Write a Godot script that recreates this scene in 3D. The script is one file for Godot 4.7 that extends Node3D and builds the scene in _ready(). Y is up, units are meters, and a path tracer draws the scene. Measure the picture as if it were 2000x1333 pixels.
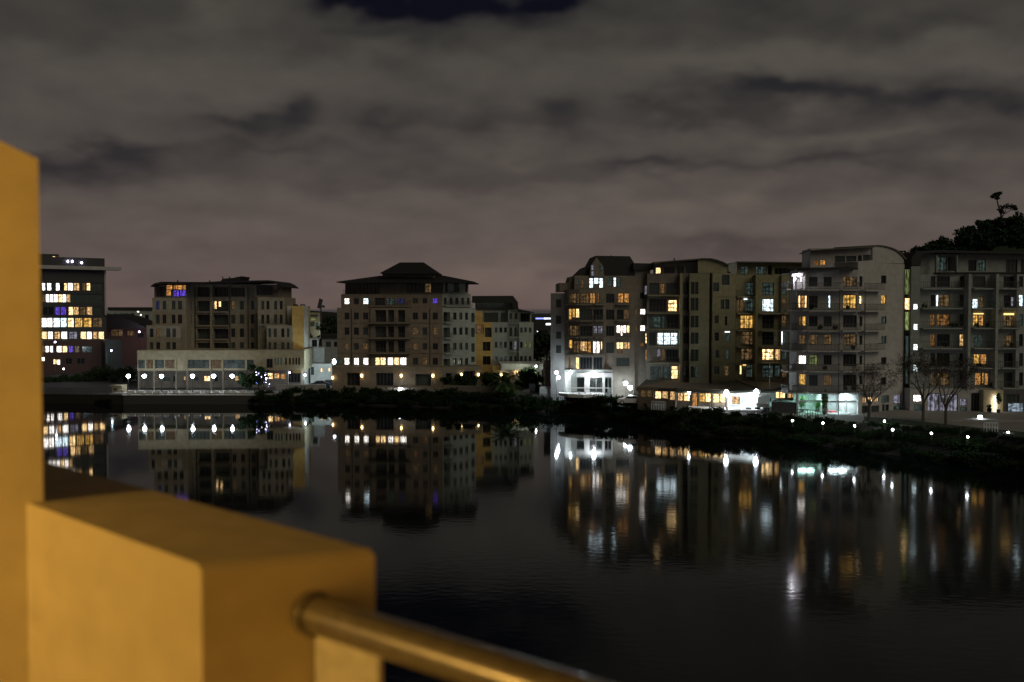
extends Node3D

# ---------------------------------------------------------------- camera model
const FOCAL := 1944.0          # photo pixels (35 mm lens on a 36 x 24 mm frame, 2000 pixels wide)
const EYE := 18.5              # metres above the water
const HORIZON := 605.0
var pitch := atan((666.5 - 605.0) / 1944.0)
var eye := Vector3(0, EYE, 0)
var rng := RandomNumberGenerator.new()
var mats := {}
var unit := {}
var names := {}

func ray(px: float, py: float) -> Vector3:
	var d := Vector3((px - 1000.0) / FOCAL, -(py - 666.5) / FOCAL, -1.0)
	return d.rotated(Vector3.RIGHT, -pitch)

func at(px: float, py: float, d: float) -> Vector3:
	var r := ray(px, py)
	return eye + r * (d / -r.z)

func xz(px: float, d: float) -> Vector2:
	var p := at(px, HORIZON, d)
	return Vector2(p.x, p.z)

func hy(py: float, d: float) -> float:
	return at(1000, py, d).y

func on_level(px: float, py: float, y: float) -> Vector3:
	var r := ray(px, py)
	return eye + r * ((y - EYE) / r.y)

# ---------------------------------------------------------------- mesh builder
class Mesher:
	var v := PackedVector3Array()
	var n := PackedVector3Array()
	var c := PackedColorArray()
	var ix := PackedInt32Array()
	var tint := Color(1, 1, 1)
	var use_tint := false
	func quad(a: Vector3, b: Vector3, cc: Vector3, d: Vector3) -> void:   # counter-clockwise seen from outside
		var k := v.size()
		var nn := (cc - a).cross(d - b).normalized()
		v.append_array([a, b, cc, d]); n.append_array([nn, nn, nn, nn])
		if use_tint: c.append_array([tint, tint, tint, tint])
		ix.append_array([k, k + 2, k + 1, k, k + 3, k + 2])
	func tri(a: Vector3, b: Vector3, cc: Vector3) -> void:
		var k := v.size()
		var nn := (b - a).cross(cc - a).normalized()
		v.append_array([a, b, cc]); n.append_array([nn, nn, nn])
		if use_tint: c.append_array([tint, tint, tint])
		ix.append_array([k, k + 2, k + 1])
	func obox(o: Vector3, x: Vector3, y: Vector3, z: Vector3) -> void:    # corner and three edges, right-handed
		quad(o, o + y, o + x + y, o + x); quad(o + z, o + x + z, o + x + y + z, o + y + z)
		quad(o, o + z, o + y + z, o + y); quad(o + x, o + x + y, o + x + y + z, o + x + z)
		quad(o, o + x, o + x + z, o + z); quad(o + y, o + y + z, o + x + y + z, o + x + y)
	func box(a: Vector3, b: Vector3) -> void:
		obox(a, Vector3(b.x - a.x, 0, 0), Vector3(0, b.y - a.y, 0), Vector3(0, 0, b.z - a.z))
	func tube(a: Vector3, b: Vector3, ra: float, rb: float, sides := 6, caps := true) -> void:
		var w := (b - a).normalized()
		var s := w.cross(Vector3.UP if absf(w.y) < 0.9 else Vector3.RIGHT).normalized()
		var t := s.cross(w)
		for i in sides:
			var p := TAU * i / sides
			var q := TAU * (i + 1) / sides
			var u0 := s * cos(p) + t * sin(p)
			var u1 := s * cos(q) + t * sin(q)
			var k := v.size()
			v.append_array([a + u0 * ra, a + u1 * ra, b + u1 * rb, b + u0 * rb]); n.append_array([u0, u1, u1, u0])
			if use_tint: c.append_array([tint, tint, tint, tint])
			ix.append_array([k, k + 1, k + 2, k, k + 2, k + 3])
			if caps:
				tri(a, a + u0 * ra, a + u1 * ra); tri(b, b + u1 * rb, b + u0 * rb)
	func ball(o: Vector3, r: Vector3, seg := 12, rings := 8) -> void:
		for j in rings:
			for i in seg:
				var p := []
				for k in [[i, j], [i + 1, j], [i + 1, j + 1], [i, j + 1]]:
					var th: float = TAU * k[0] / seg
					var ph: float = PI * k[1] / rings
					p.append(Vector3(sin(ph) * cos(th), cos(ph), sin(ph) * sin(th)))
				var k0 := v.size()
				for q in p:
					v.append(o + q * r); n.append((q / r).normalized())
					if use_tint: c.append(tint)
				ix.append_array([k0, k0 + 1, k0 + 2, k0, k0 + 2, k0 + 3])
	func slab(poly: PackedVector3Array, by: Vector3) -> void:             # a flat outline pushed along BY
		var fl := PackedVector2Array()
		var nn := Vector3.ZERO
		for i in poly.size(): nn += poly[i].cross(poly[(i + 1) % poly.size()])
		nn = nn.normalized()
		var sx := (poly[1] - poly[0]).normalized()
		var sy := nn.cross(sx)
		for p in poly: fl.append(Vector2((p - poly[0]).dot(sx), (p - poly[0]).dot(sy)))
		var tr := Geometry2D.triangulate_polygon(fl)
		var along := nn.dot(by) > 0.0
		for i in range(0, tr.size(), 3):
			var a := poly[tr[i]]
			var b := poly[tr[i + 1]]
			var d := poly[tr[i + 2]]
			if (b - a).cross(d - a).dot(by) > 0.0:
				var h := b
				b = d
				d = h
			tri(a, b, d); tri(a + by, d + by, b + by)
		for i in poly.size():
			var a := poly[i]
			var b := poly[(i + 1) % poly.size()]
			if along: quad(a, b, b + by, a + by)
			else: quad(b, a, a + by, b + by)
	func mesh(off := Vector3.ZERO) -> ArrayMesh:
		var arr := []
		arr.resize(Mesh.ARRAY_MAX)
		if off != Vector3.ZERO:
			for i in v.size(): v[i] -= off
		arr[Mesh.ARRAY_VERTEX] = v; arr[Mesh.ARRAY_NORMAL] = n; arr[Mesh.ARRAY_INDEX] = ix
		if use_tint: arr[Mesh.ARRAY_COLOR] = c
		var m := ArrayMesh.new()
		m.add_surface_from_arrays(Mesh.PRIMITIVE_TRIANGLES, arr)
		return m

func numbered(called: String) -> String:
	names[called] = names.get(called, -1) + 1
	return called if names[called] == 0 else "%s_%03d" % [called, names[called]]

func thing(called: String, label: String, category: String, where := Vector3.ZERO, group := "") -> Node3D:
	var o := Node3D.new()
	o.name = numbered(called)
	add_child(o)
	o.position = where
	return tag(o, label, category, group)

func tag(o: Node3D, label: String, category: String, group := "") -> Node3D:
	o.set_meta("label", label); o.set_meta("category", category)
	if group: o.set_meta("group", group)
	return o

func world_of(o: Node) -> Vector3:
	var p := Vector3.ZERO
	while o is Node3D and o != self:
		p += (o as Node3D).position
		o = o.get_parent()
	return p

func part(m: Mesher, called: String, mat: Material, parent: Node3D = self) -> MeshInstance3D:   # mesh given in world metres
	var o := MeshInstance3D.new()
	o.mesh = m.mesh(world_of(parent))
	o.material_override = mat
	o.name = numbered(called) if parent == self else called
	parent.add_child(o, true)
	return o

func placed(mesh: Mesh, called: String, mat: Material, parent: Node3D, t: Transform3D) -> MeshInstance3D:
	var o := MeshInstance3D.new()
	o.mesh = mesh
	o.material_override = mat
	o.name = called
	parent.add_child(o, true)
	o.transform = t
	return o

func structure(m: Mesher, called: String, mat: Material) -> MeshInstance3D:
	var o := part(m, called, mat)
	o.set_meta("kind", "structure")
	return o

# ---------------------------------------------------------------- materials
func lin(r: float, g: float, b: float) -> Color:
	return Color(r, g, b).linear_to_srgb()

func grain(seed_: int, freq: float, lo: float, hi: float, size := 512) -> NoiseTexture2D:
	var t := NoiseTexture2D.new()
	var f := FastNoiseLite.new()
	f.seed = seed_; f.frequency = freq; f.fractal_octaves = 5
	t.noise = f; t.width = size; t.height = size; t.seamless = true
	var g := Gradient.new()
	g.set_color(0, Color(lo, lo, lo)); g.set_color(1, Color(hi, hi, hi))
	t.color_ramp = g
	return t

func paint(called: String, c: Color, rough := 0.85, tex: Texture2D = null, scale := 0.12, metal := 0.0) -> StandardMaterial3D:
	var m := StandardMaterial3D.new()
	m.resource_name = called
	m.albedo_color = c; m.roughness = rough; m.metallic = metal
	if tex:
		m.albedo_texture = tex
		m.uv1_triplanar = true; m.uv1_world_triplanar = true
		m.uv1_scale = Vector3.ONE * scale
	mats[called] = m
	return m

func glow(called: String, c: Color, energy: float, tex: Texture2D = null) -> StandardMaterial3D:
	var m := StandardMaterial3D.new()
	m.resource_name = called
	m.albedo_color = Color(0.1, 0.1, 0.1); m.roughness = 0.3
	m.emission_enabled = true; m.emission = c; m.emission_energy_multiplier = energy
	if tex:
		m.emission_texture = tex
		m.emission_operator = BaseMaterial3D.EMISSION_OP_MULTIPLY
	mats[called] = m
	return m

func curtain(seed_: int) -> ImageTexture:      # backlit cloth: hanging folds and a parting, noise painted in for uneven room light
	var r := RandomNumberGenerator.new()
	r.seed = seed_
	var im := Image.create(48, 32, false, Image.FORMAT_RGB8)
	var gap := r.randf_range(0.2, 0.8)
	var wide := r.randf_range(0.08, 0.3)
	var f1 := r.randf_range(16, 34)
	var ph := r.randf() * 6.0
	var n := FastNoiseLite.new()
	n.seed = seed_; n.frequency = 0.055; n.fractal_octaves = 2
	for x in 48:
		var u := x / 47.0
		var b := 0.72 + 0.16 * sin(u * f1 + ph)
		if absf(u - gap) < wide * 0.5: b = 1.0
		for y in 32:
			var q := clampf(b * (0.92 + 0.7 * n.get_noise_2d(x, y * 1.6)), 0.06, 1.0)
			im.set_pixel(x, y, Color(q, q, q))
	return ImageTexture.create_from_image(im)

func make_materials() -> void:
	var st := grain(3, 0.012, 0.84, 1.0)
	var fine := grain(5, 0.05, 0.75, 1.0)
	paint("beige", lin(0.35, 0.31, 0.24), 0.9, st)  # wall tints down to ochre partly carry each block's local lighting
	paint("brown", lin(0.27, 0.22, 0.165), 0.9, st)
	paint("cream", lin(0.42, 0.37, 0.25), 0.9, st)
	paint("olive", lin(0.33, 0.31, 0.19), 0.9, st)
	paint("taupe", lin(0.25, 0.22, 0.18), 0.9, st)
	paint("grey", lin(0.45, 0.44, 0.42), 0.9, st)
	paint("coolgrey", lin(0.36, 0.39, 0.37), 0.9, st)
	paint("darkgrey", lin(0.11, 0.11, 0.11), 0.85, st)
	paint("white", lin(0.72, 0.72, 0.70), 0.8, st)
	paint("ochre", lin(0.70, 0.47, 0.16), 0.9, st)
	paint("officewall", lin(0.03, 0.032, 0.034), 0.5, st)
	paint("brick", lin(0.085, 0.05, 0.042), 0.9, st, 0.4)
	paint("roof", lin(0.018, 0.018, 0.019), 0.7, st)
	paint("tin", lin(0.10, 0.105, 0.085), 0.55, st)
	paint("frame", lin(0.05, 0.05, 0.05), 0.5)
	paint("whiteframe", lin(0.65, 0.66, 0.68), 0.5)
	paint("rail", lin(0.08, 0.085, 0.08), 0.5, null, 1.0, 0.3)
	paint("glass", lin(0.018, 0.022, 0.025), 0.08)
	paint("glassgreen", lin(0.055, 0.075, 0.07), 0.2)
	paint("concrete", lin(0.30, 0.29, 0.27), 0.9, st, 0.2)
	paint("paving", lin(0.33, 0.32, 0.30), 0.85, fine, 0.3)
	paint("asphalt", lin(0.06, 0.06, 0.06), 0.9, fine, 0.3)
	paint("soil", lin(0.022, 0.021, 0.015), 1.0, fine, 0.2)
	paint("stonewall", lin(0.07, 0.07, 0.065), 0.9, fine, 0.25)
	paint("lawn", lin(0.022, 0.04, 0.014), 1.0, fine, 0.25)
	paint("bark", lin(0.09, 0.07, 0.05), 0.95, fine, 0.8)
	paint("leaf", lin(1, 1, 1), 0.75)
	mats.leaf.vertex_color_use_as_albedo = true
	mats.leaf.roughness = 1.0
	mats.leaf.metallic_specular = 0.1
	paint("plaster", lin(0.64, 0.55, 0.37), 0.9, grain(9, 0.016, 0.89, 1.0), 0.8)
	var pm: StandardMaterial3D = mats.plaster
	pm.normal_enabled = false
	paint("steel", lin(0.24, 0.21, 0.17), 0.32, grain(17, 0.02, 0.7, 1.0), 3.0, 0.25)
	mats.steel.clearcoat_enabled = true; mats.steel.clearcoat = 1.0; mats.steel.clearcoat_roughness = 0.06
	paint("postpaint", lin(0.75, 0.70, 0.60), 0.45, grain(15, 0.03, 0.8, 1.0), 1.4)
	paint("car_white", lin(0.7, 0.7, 0.7), 0.3)
	paint("car_dark", lin(0.05, 0.05, 0.06), 0.25)
	paint("rubber", lin(0.02, 0.02, 0.02), 0.9)
	paint("red", lin(0.5, 0.03, 0.04), 0.7)
	var g := StandardMaterial3D.new()
	g.albedo_color = Color(0.9, 0.95, 0.95, 0.1); g.roughness = 0.03
	g.transparency = BaseMaterial3D.TRANSPARENCY_ALPHA
	mats.pane = g
	var cu := [curtain(1), curtain(2), curtain(3), curtain(4)]
	for k in 4:
		glow("w%d" % k, lin(1.0, 0.66, 0.30), 3.8, cu[k])       # warm white
		glow("y%d" % k, lin(1.0, 0.55, 0.12), 1.3, cu[k])       # yellow
		glow("o%d" % k, lin(1.0, 0.45, 0.12), 0.9, cu[k])       # orange
		glow("c%d" % k, lin(0.74, 0.92, 1.0), 3.8, cu[k])        # cool white
		glow("n%d" % k, lin(1.0, 0.92, 0.84), 5.0, cu[k])        # bright neutral
		glow("m%d" % k, lin(1.0, 0.60, 0.25), 0.16, cu[k])       # dim warm
		glow("k%d" % k, lin(0.55, 0.85, 0.75), 0.08, cu[k])     # dim teal
		glow("l%d" % k, lin(0.8, 0.78, 1.0), 0.35, cu[k])        # lilac
		glow("g%d" % k, lin(0.8, 1.0, 0.35), 0.40, cu[k])        # green curtain
		glow("v%d" % k, lin(0.25, 0.28, 1.0), 0.10, cu[k])       # dim blue
		glow("p%d" % k, lin(0.20, 0.10, 1.0), 0.9, cu[k])        # violet
		glow("e%d" % k, lin(1.0, 0.60, 0.25), 1.3, cu[k])       # amber dining room
	glow("bulb_cool", lin(0.80, 0.91, 1.0), 36.0)
	glow("bulb_small", lin(0.88, 0.95, 1.0), 40.0)
	glow("bulb_warm", lin(1.0, 0.68, 0.28), 14.0)
	glow("bulb_violet", lin(0.75, 0.72, 1.0), 12.0)
	glow("strip_cool", lin(0.85, 0.92, 1.0), 3.0)
	glow("strip_warm", lin(1.0, 0.62, 0.2), 2.2)
	glow("screen", lin(0.6, 0.75, 0.9), 0.55, curtain(8))
	glow("sign_blue", lin(0.25, 0.3, 1.0), 2.0)

# ---------------------------------------------------------------- facades
# A facade is a vertical plane a + t*u, facing n. Pixels are turned into (u, y) on it.
func facade(p0: Vector2, p1: Vector2) -> Dictionary:
	var t := (p1 - p0).normalized()
	return {"a": p0, "t": t, "n": Vector2(-t.y, t.x), "len": p0.distance_to(p1)}

func on(f: Dictionary, px: float, py: float) -> Vector2:
	var r := ray(px, py)
	var d := Vector2(r.x, r.z)
	var s: float = (f.a as Vector2).dot(f.n) / d.dot(f.n)
	return Vector2((d * s - f.a).dot(f.t), EYE + r.y * s)

func p3(f: Dictionary, u: float, y: float, out := 0.0) -> Vector3:
	var q: Vector2 = f.a + f.t * u + f.n * out
	return Vector3(q.x, y, q.y)

func wall_with_holes(m: Mesher, f: Dictionary, y0: float, y1: float, holes: Array) -> void:
	var us := [0.0, f.len]
	var ys := [y0, y1]
	for h in holes:
		us.append(h.u0); us.append(h.u1); ys.append(h.y0); ys.append(h.y1)
	us.sort(); ys.sort()
	for i in us.size() - 1:
		if us[i + 1] - us[i] < 0.002: continue
		var j0 := -1
		for j in ys.size() - 1:
			var solid: bool = ys[j + 1] - ys[j] > 0.002
			if solid:
				var cu: float = (us[i] + us[i + 1]) / 2
				var cy: float = (ys[j] + ys[j + 1]) / 2
				for h in holes:
					if cu > h.u0 and cu < h.u1 and cy > h.y0 and cy < h.y1:
						solid = false
						break
			else:
				continue
			if solid and j0 < 0: j0 = j
			if j0 >= 0 and not solid:
				m.quad(p3(f, us[i], ys[j0]), p3(f, us[i + 1], ys[j0]), p3(f, us[i + 1], ys[j]), p3(f, us[i], ys[j]))
				j0 = -1
		if j0 >= 0:
			m.quad(p3(f, us[i], ys[j0]), p3(f, us[i + 1], ys[j0]), p3(f, us[i + 1], y1), p3(f, us[i], y1))
	for h in holes:
		var d: float = -h.depth
		m.quad(p3(f, h.u0, h.y0, d), p3(f, h.u1, h.y0, d), p3(f, h.u1, h.y0), p3(f, h.u0, h.y0))
		m.quad(p3(f, h.u0, h.y1), p3(f, h.u1, h.y1), p3(f, h.u1, h.y1, d), p3(f, h.u0, h.y1, d))
		m.quad(p3(f, h.u0, h.y0, d), p3(f, h.u0, h.y0), p3(f, h.u0, h.y1), p3(f, h.u0, h.y1, d))
		m.quad(p3(f, h.u1, h.y0), p3(f, h.u1, h.y0, d), p3(f, h.u1, h.y1, d), p3(f, h.u1, h.y1))

func unit_pane() -> Mesh:
	if not unit.has("pane"):
		var arr := []
		arr.resize(Mesh.ARRAY_MAX)
		arr[Mesh.ARRAY_VERTEX] = PackedVector3Array([Vector3(0, 0, 0), Vector3(1, 0, 0), Vector3(1, 1, 0), Vector3(0, 1, 0)])
		arr[Mesh.ARRAY_NORMAL] = PackedVector3Array([Vector3.BACK, Vector3.BACK, Vector3.BACK, Vector3.BACK])
		arr[Mesh.ARRAY_TEX_UV] = PackedVector2Array([Vector2(0, 1), Vector2(1, 1), Vector2(1, 0), Vector2(0, 0)])
		arr[Mesh.ARRAY_INDEX] = PackedInt32Array([0, 2, 1, 0, 3, 2])
		var m := ArrayMesh.new()
		m.add_surface_from_arrays(Mesh.PRIMITIVE_TRIANGLES, arr)
		unit.pane = m
	return unit.pane

func unit_frame(cols: int, rows: int) -> Mesh:
	var key := "frame%d_%d" % [cols, rows]
	if not unit.has(key):
		var m := Mesher.new()
		var e := 0.045
		m.box(Vector3(0, 0, 0), Vector3(1, e, 0.07)); m.box(Vector3(0, 1 - e, 0), Vector3(1, 1, 0.07))
		m.box(Vector3(0, e, 0), Vector3(e, 1 - e, 0.07)); m.box(Vector3(1 - e, e, 0), Vector3(1, 1 - e, 0.07))
		for i in range(1, cols): m.box(Vector3(float(i) / cols - 0.022, e, 0), Vector3(float(i) / cols + 0.022, 1 - e, 0.06))
		for j in range(1, rows):
			var y := 0.7 if rows == 2 else float(j) / rows
			m.box(Vector3(e, y - 0.025, 0.003), Vector3(1 - e, y + 0.025, 0.05))
		unit[key] = m.mesh()
	return unit[key]

var lit_kinds := "wyocnmklgpev"
var light_count := 0

func window(b: Node3D, f: Dictionary, h: Dictionary, kind: String, cols: int, rows: int) -> void:
	var w: float = h.u1 - h.u0
	var hh: float = h.y1 - h.y0
	var t3 := Vector3(f.t.x, 0, f.t.y)
	var n3 := Vector3(f.n.x, 0, f.n.y)
	var mat: Material
	var white := kind.ends_with("*")
	var k := kind.substr(0, 1)
	if k == "d": mat = mats.glass if rng.randf() < 0.65 else mats.glassgreen
	elif k == "h": mat = mats.glassgreen
	else:
		mat = mats["%s%d" % [k, rng.randi() % 4]]
	var o := placed(unit_pane(), "window", mat, b, Transform3D(Basis(t3 * w, Vector3.UP * hh, n3), p3(f, h.u0, h.y0, -h.depth + 0.012) - world_of(b)))
	placed(unit_frame(cols, rows), "frame", mats.whiteframe if white else mats.frame, o, Transform3D(Basis(), Vector3(0, 0, 0.008)))

# ops: [kind, px0, py0, px1, py1, cols = 2, rows = 1, depth = 0.22]
func holes_of(f: Dictionary, ops: Array) -> Array:
	var out := []
	for o in ops:
		var a := on(f, o[1], o[4])
		var c := on(f, o[3], o[2])
		out.append({"u0": clampf(a.x, 0.05, f.len - 0.05), "u1": clampf(c.x, 0.05, f.len - 0.05), "y0": a.y, "y1": c.y, "kind": o[0],
			"cols": o[5] if o.size() > 5 else 2, "rows": o[6] if o.size() > 6 else 1, "depth": o[7] if o.size() > 7 else 0.22})
	return out

# front: list of [px, depth] from one end to the other; the mass reaches BACK metres behind it. Returns the facades of the front.
func mass(b: Node3D, called: String, front: Array, back: float, y0: float, y1: float, ops: Dictionary, mat: Material) -> Array:
	var pts: Array[Vector2] = []
	for p in front: pts.append(xz(p[0], p[1]))
	var nf := pts.size()
	var chord := (pts[nf - 1] - pts[0]).normalized()
	var bk := Vector2(chord.y, -chord.x) * back
	pts.append(pts[nf - 1] + bk); pts.append(pts[0] + bk)
	var m := Mesher.new()
	var fs := []
	var wins := []
	for i in pts.size():
		var f := facade(pts[i], pts[(i + 1) % pts.size()])
		var hs := []
		if i < nf - 1:
			fs.append(f)
			hs = holes_of(f, ops.get(i, []))
			var keep := []
			for h in hs:
				h.y0 = clampf(h.y0, y0 + 0.02, y1 - 0.02); h.y1 = clampf(h.y1, y0 + 0.02, y1 - 0.02)
				if h.u1 - h.u0 > 0.1 and h.y1 - h.y0 > 0.1:
					keep.append(h); wins.append([f, h])
			hs = keep
		wall_with_holes(m, f, y0, y1, hs)
	var cap := PackedVector2Array(pts)
	var tr := Geometry2D.triangulate_polygon(cap)
	for i in range(0, tr.size(), 3):
		var q := []
		for k in 3: q.append(Vector3(pts[tr[i + k]].x, y1, pts[tr[i + k]].y))
		if (q[1] - q[0]).cross(q[2] - q[0]).y > 0: m.tri(q[0], q[1], q[2])
		else: m.tri(q[0], q[2], q[1])
		var dn := Vector3(0, y0 - y1, 0)
		m.tri(q[0] + dn, q[1] + dn, q[2] + dn)
	part(m, called, mat, b)
	for w in wins: window(b, w[0], w[1], w[1].kind, w[1].cols, w[1].rows)
	return fs

func grid(cols: Array, rows: Array, kind := "d", special := {}, nc := 2, nr := 1, depth := 0.22) -> Array:
	var out := []
	for j in rows.size():
		for i in cols.size():
			var k: String = special.get("%d,%d" % [j, i], kind)
			if k != "": out.append([k, cols[i][0], rows[j][0], cols[i][1], rows[j][1], nc, nr, depth])
	return out

func balcony(b: Node3D, f: Dictionary, px0: float, px1: float, py: float, proj := 1.2, rail := 1.0, mat: Material = null, step := 0.3) -> void:
	var a := on(f, px0, py)
	var c := on(f, px1, py)
	var y := a.y
	var t3 := Vector3(f.t.x, 0, f.t.y)
	var n3 := Vector3(f.n.x, 0, f.n.y)
	var w := c.x - a.x
	var m := Mesher.new()
	m.obox(p3(f, a.x, y - 0.2, 0.003), t3 * w, Vector3(0, 0.2, 0), n3 * proj)
	var s := part(m, "balcony", mat if mat else mats.concrete, b)
	if rail > 0.0:
		m = Mesher.new()
		var bar := 0.045
		m.obox(p3(f, a.x, y + rail - 0.06, proj - 0.1), t3 * w, Vector3(0, 0.06, 0), n3 * 0.06)
		m.obox(p3(f, a.x, y + 0.1, proj - 0.1), t3 * w, Vector3(0, 0.04, 0), n3 * 0.04)
		var k := int(w / step)
		for i in k + 1:
			m.obox(p3(f, a.x + 0.02 + (w - bar - 0.04) * i / maxf(k, 1), y, proj - 0.09), t3 * bar, Vector3(0, rail - 0.06, 0), n3 * 0.03)
		for u in [a.x + 0.02, c.x - 0.07]:
			m.obox(p3(f, u, y + rail - 0.055, 0.01), t3 * 0.05, Vector3(0, 0.05, 0), n3 * (proj - 0.12))
		part(m, "railing", mats.rail, s)

# box given by a pixel rectangle on a facade, standing OUT0..OUT1 in front of it
func fbox(m: Mesher, f: Dictionary, px0: float, py0: float, px1: float, py1: float, out0: float, out1: float) -> void:
	var a := on(f, px0, py1)
	var c := on(f, px1, py0)
	m.obox(p3(f, a.x, a.y, out0), Vector3(f.t.x, 0, f.t.y) * (c.x - a.x), Vector3(0, c.y - a.y, 0), Vector3(f.n.x, 0, f.n.y) * (out1 - out0))

func fpart(b: Node3D, called: String, mat: Material, f: Dictionary, px0: float, py0: float, px1: float, py1: float, out0: float, out1: float) -> MeshInstance3D:
	var m := Mesher.new()
	fbox(m, f, px0, py0, px1, py1, out0, out1)
	return part(m, called, mat, b)

# outline given in pixels on a facade, pushed back by DEEP metres
func fslab(b: Node3D, called: String, mat: Material, f: Dictionary, outline: Array, out: float, deep: float) -> MeshInstance3D:
	var m := Mesher.new()
	var poly := PackedVector3Array()
	for p in outline:
		var q := on(f, p[0], p[1])
		poly.append(p3(f, q.x, q.y, out))
	m.slab(poly, Vector3(f.n.x, 0, f.n.y) * -deep)
	return part(m, called, mat, b)

# ---------------------------------------------------------------- lamps
func omni(parent: Node3D, where: Vector3, c: Color, energy: float, size := 0.12) -> void:
	var l := OmniLight3D.new()
	l.name = "light"
	l.light_color = c; l.light_energy = energy; l.light_size = size
	l.omni_range = 60.0; l.omni_attenuation = 2.0; l.shadow_enabled = true
	parent.add_child(l, true)
	l.position = where - world_of(parent)

func lamp_post(label: String, head: Vector3, ground_y: float, energy: float, group := "", r := 0.38, bulb := "bulb_cool", c := Color(0.9, 0.96, 1.0)) -> Node3D:
	var t := thing("street_lamp", label, "street lamp", Vector3(head.x, ground_y, head.z), group)
	var m := Mesher.new()
	m.tube(Vector3(head.x, ground_y, head.z), Vector3(head.x, ground_y + 0.25, head.z), 0.13, 0.11, 8)
	part(m, "base", mats.frame, t)
	m = Mesher.new()
	m.tube(Vector3(head.x, ground_y + 0.25, head.z), Vector3(head.x, head.y - r, head.z), 0.06, 0.045, 8)
	part(m, "post", mats.rail, t)
	m = Mesher.new()
	m.ball(head, Vector3.ONE * r)
	part(m, "lamp_globe", mats[bulb], t)
	m = Mesher.new()
	m.tube(head + Vector3(0, r * 0.9, 0), head + Vector3(0, r * 1.35, 0), r * 0.9, 0.03, 10)
	part(m, "cap", mats.frame, t)
	omni(t, head - Vector3(0, r + 0.1 if r > 0.24 else 0.0, 0), c, energy)
	return t

func wall_light(label: String, f: Dictionary, px: float, py: float, energy: float, bulb := "bulb_warm", c := Color(1.0, 0.72, 0.42), group := "", r := 0.13, out := 0.25) -> Node3D:
	var q := on(f, px, py)
	var p := p3(f, q.x, q.y, out)
	var t := thing("wall_lamp", label, "wall lamp", p, group)
	var m := Mesher.new()
	var n3 := Vector3(f.n.x, 0, f.n.y)
	m.tube(p - n3 * (out - 0.01), p - n3 * (out - 0.06), 0.1, 0.1, 8)
	m.tube(p - n3 * (out - 0.05), p - n3 * r * 0.5, 0.03, 0.03, 6)
	part(m, "bracket", mats.frame, t)
	m = Mesher.new()
	m.ball(p, Vector3(r, r * 1.5, r))
	part(m, "lamp_globe", mats[bulb], t)
	omni(t, p - Vector3(0, r * 1.5 + 0.08 if r > 0.24 else 0.0, 0), c, energy, 0.08)
	return t

func bollard(label: String, px: float, py: float, y: float, energy: float) -> void:
	var p := on_level(px, py, y + 0.75)
	var t := thing("bollard_light", label, "bollard light", Vector3(p.x, y, p.z), "low lamps along the waterside plaza")
	var m := Mesher.new()
	m.tube(Vector3(p.x, y - 0.1, p.z), Vector3(p.x, y + 0.6, p.z), 0.09, 0.08, 8)
	part(m, "post", mats.rail, t)
	m = Mesher.new()
	m.ball(p, Vector3(0.13, 0.13, 0.13))
	part(m, "lamp_globe", mats.bulb_small, t)
	omni(t, p, Color(0.92, 0.97, 1.0), energy, 0.1)

# ---------------------------------------------------------------- plants
func leaf_mass(m: Mesher, o: Vector3, r: Vector3, count: int, size: float, base: Color, g: RandomNumberGenerator) -> void:
	m.use_tint = true
	for i in count:
		var d := Vector3(g.randfn(), g.randfn(), g.randfn()).normalized()
		var p := o + d * r * pow(g.randf(), 0.45)
		var a := Vector3(g.randfn(), g.randfn(), g.randfn()).normalized()
		var b := a.cross(Vector3(g.randfn(), g.randfn(), g.randfn())).normalized()
		var s := size * g.randf_range(0.6, 1.4)
		m.tint = base * g.randf_range(0.75, 1.25)
		m.quad(p - a * s - b * s * 0.2, p + b * s * 0.5, p + a * s, p - b * s * 0.55 + a * s * 0.1)

func shrub_mesh(seed_: int, base: Color) -> ArrayMesh:
	var g := RandomNumberGenerator.new()
	g.seed = seed_
	var m := Mesher.new()
	for k in 6:
		var c := Vector3(g.randf_range(-0.55, 0.55), g.randf_range(0.3, 0.62), g.randf_range(-0.5, 0.5))
		leaf_mass(m, c, Vector3.ONE * g.randf_range(0.3, 0.48), 110, 0.1, base, g)
	for k in 5:   # upright shoots that break the outline
		leaf_mass(m, Vector3(g.randf_range(-0.8, 0.8), g.randf_range(0.7, 1.0), g.randf_range(-0.6, 0.6)), Vector3(0.1, 0.24, 0.1), 16, 0.08, base, g)
	return m.mesh()

func limb(m: Mesher, a: Vector3, dir: Vector3, length: float, r: float, depth: int, g: RandomNumberGenerator, tips: Array) -> void:
	var p := a
	var d := dir
	var seg := 3 if depth > 1 else 2
	var rr := r
	for i in seg:
		var q := p + d * length / seg
		m.tube(p, q, rr, rr * 0.82, 5 if depth > 2 else 3, false)
		p = q
		rr *= 0.82
		d = (d + Vector3(g.randfn(), g.randfn() * 0.5 + 0.12, g.randfn()) * 0.16).normalized()
		if depth > 0 and i > 0 and g.randf() < 0.75:
			var s := (d + Vector3(g.randfn(), g.randfn() * 0.5, g.randfn()).normalized() * 0.75).normalized()
			limb(m, p, s, length * g.randf_range(0.5, 0.72), rr * 0.62, depth - 1, g, tips)
	if depth > 0:
		for k in 2:
			var s := (d + Vector3(g.randfn(), absf(g.randfn()) * 0.4, g.randfn()).normalized() * 0.6).normalized()
			limb(m, p, s, length * g.randf_range(0.58, 0.8), rr * 0.75, depth - 1, g, tips)
	else:
		tips.append(p)

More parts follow.
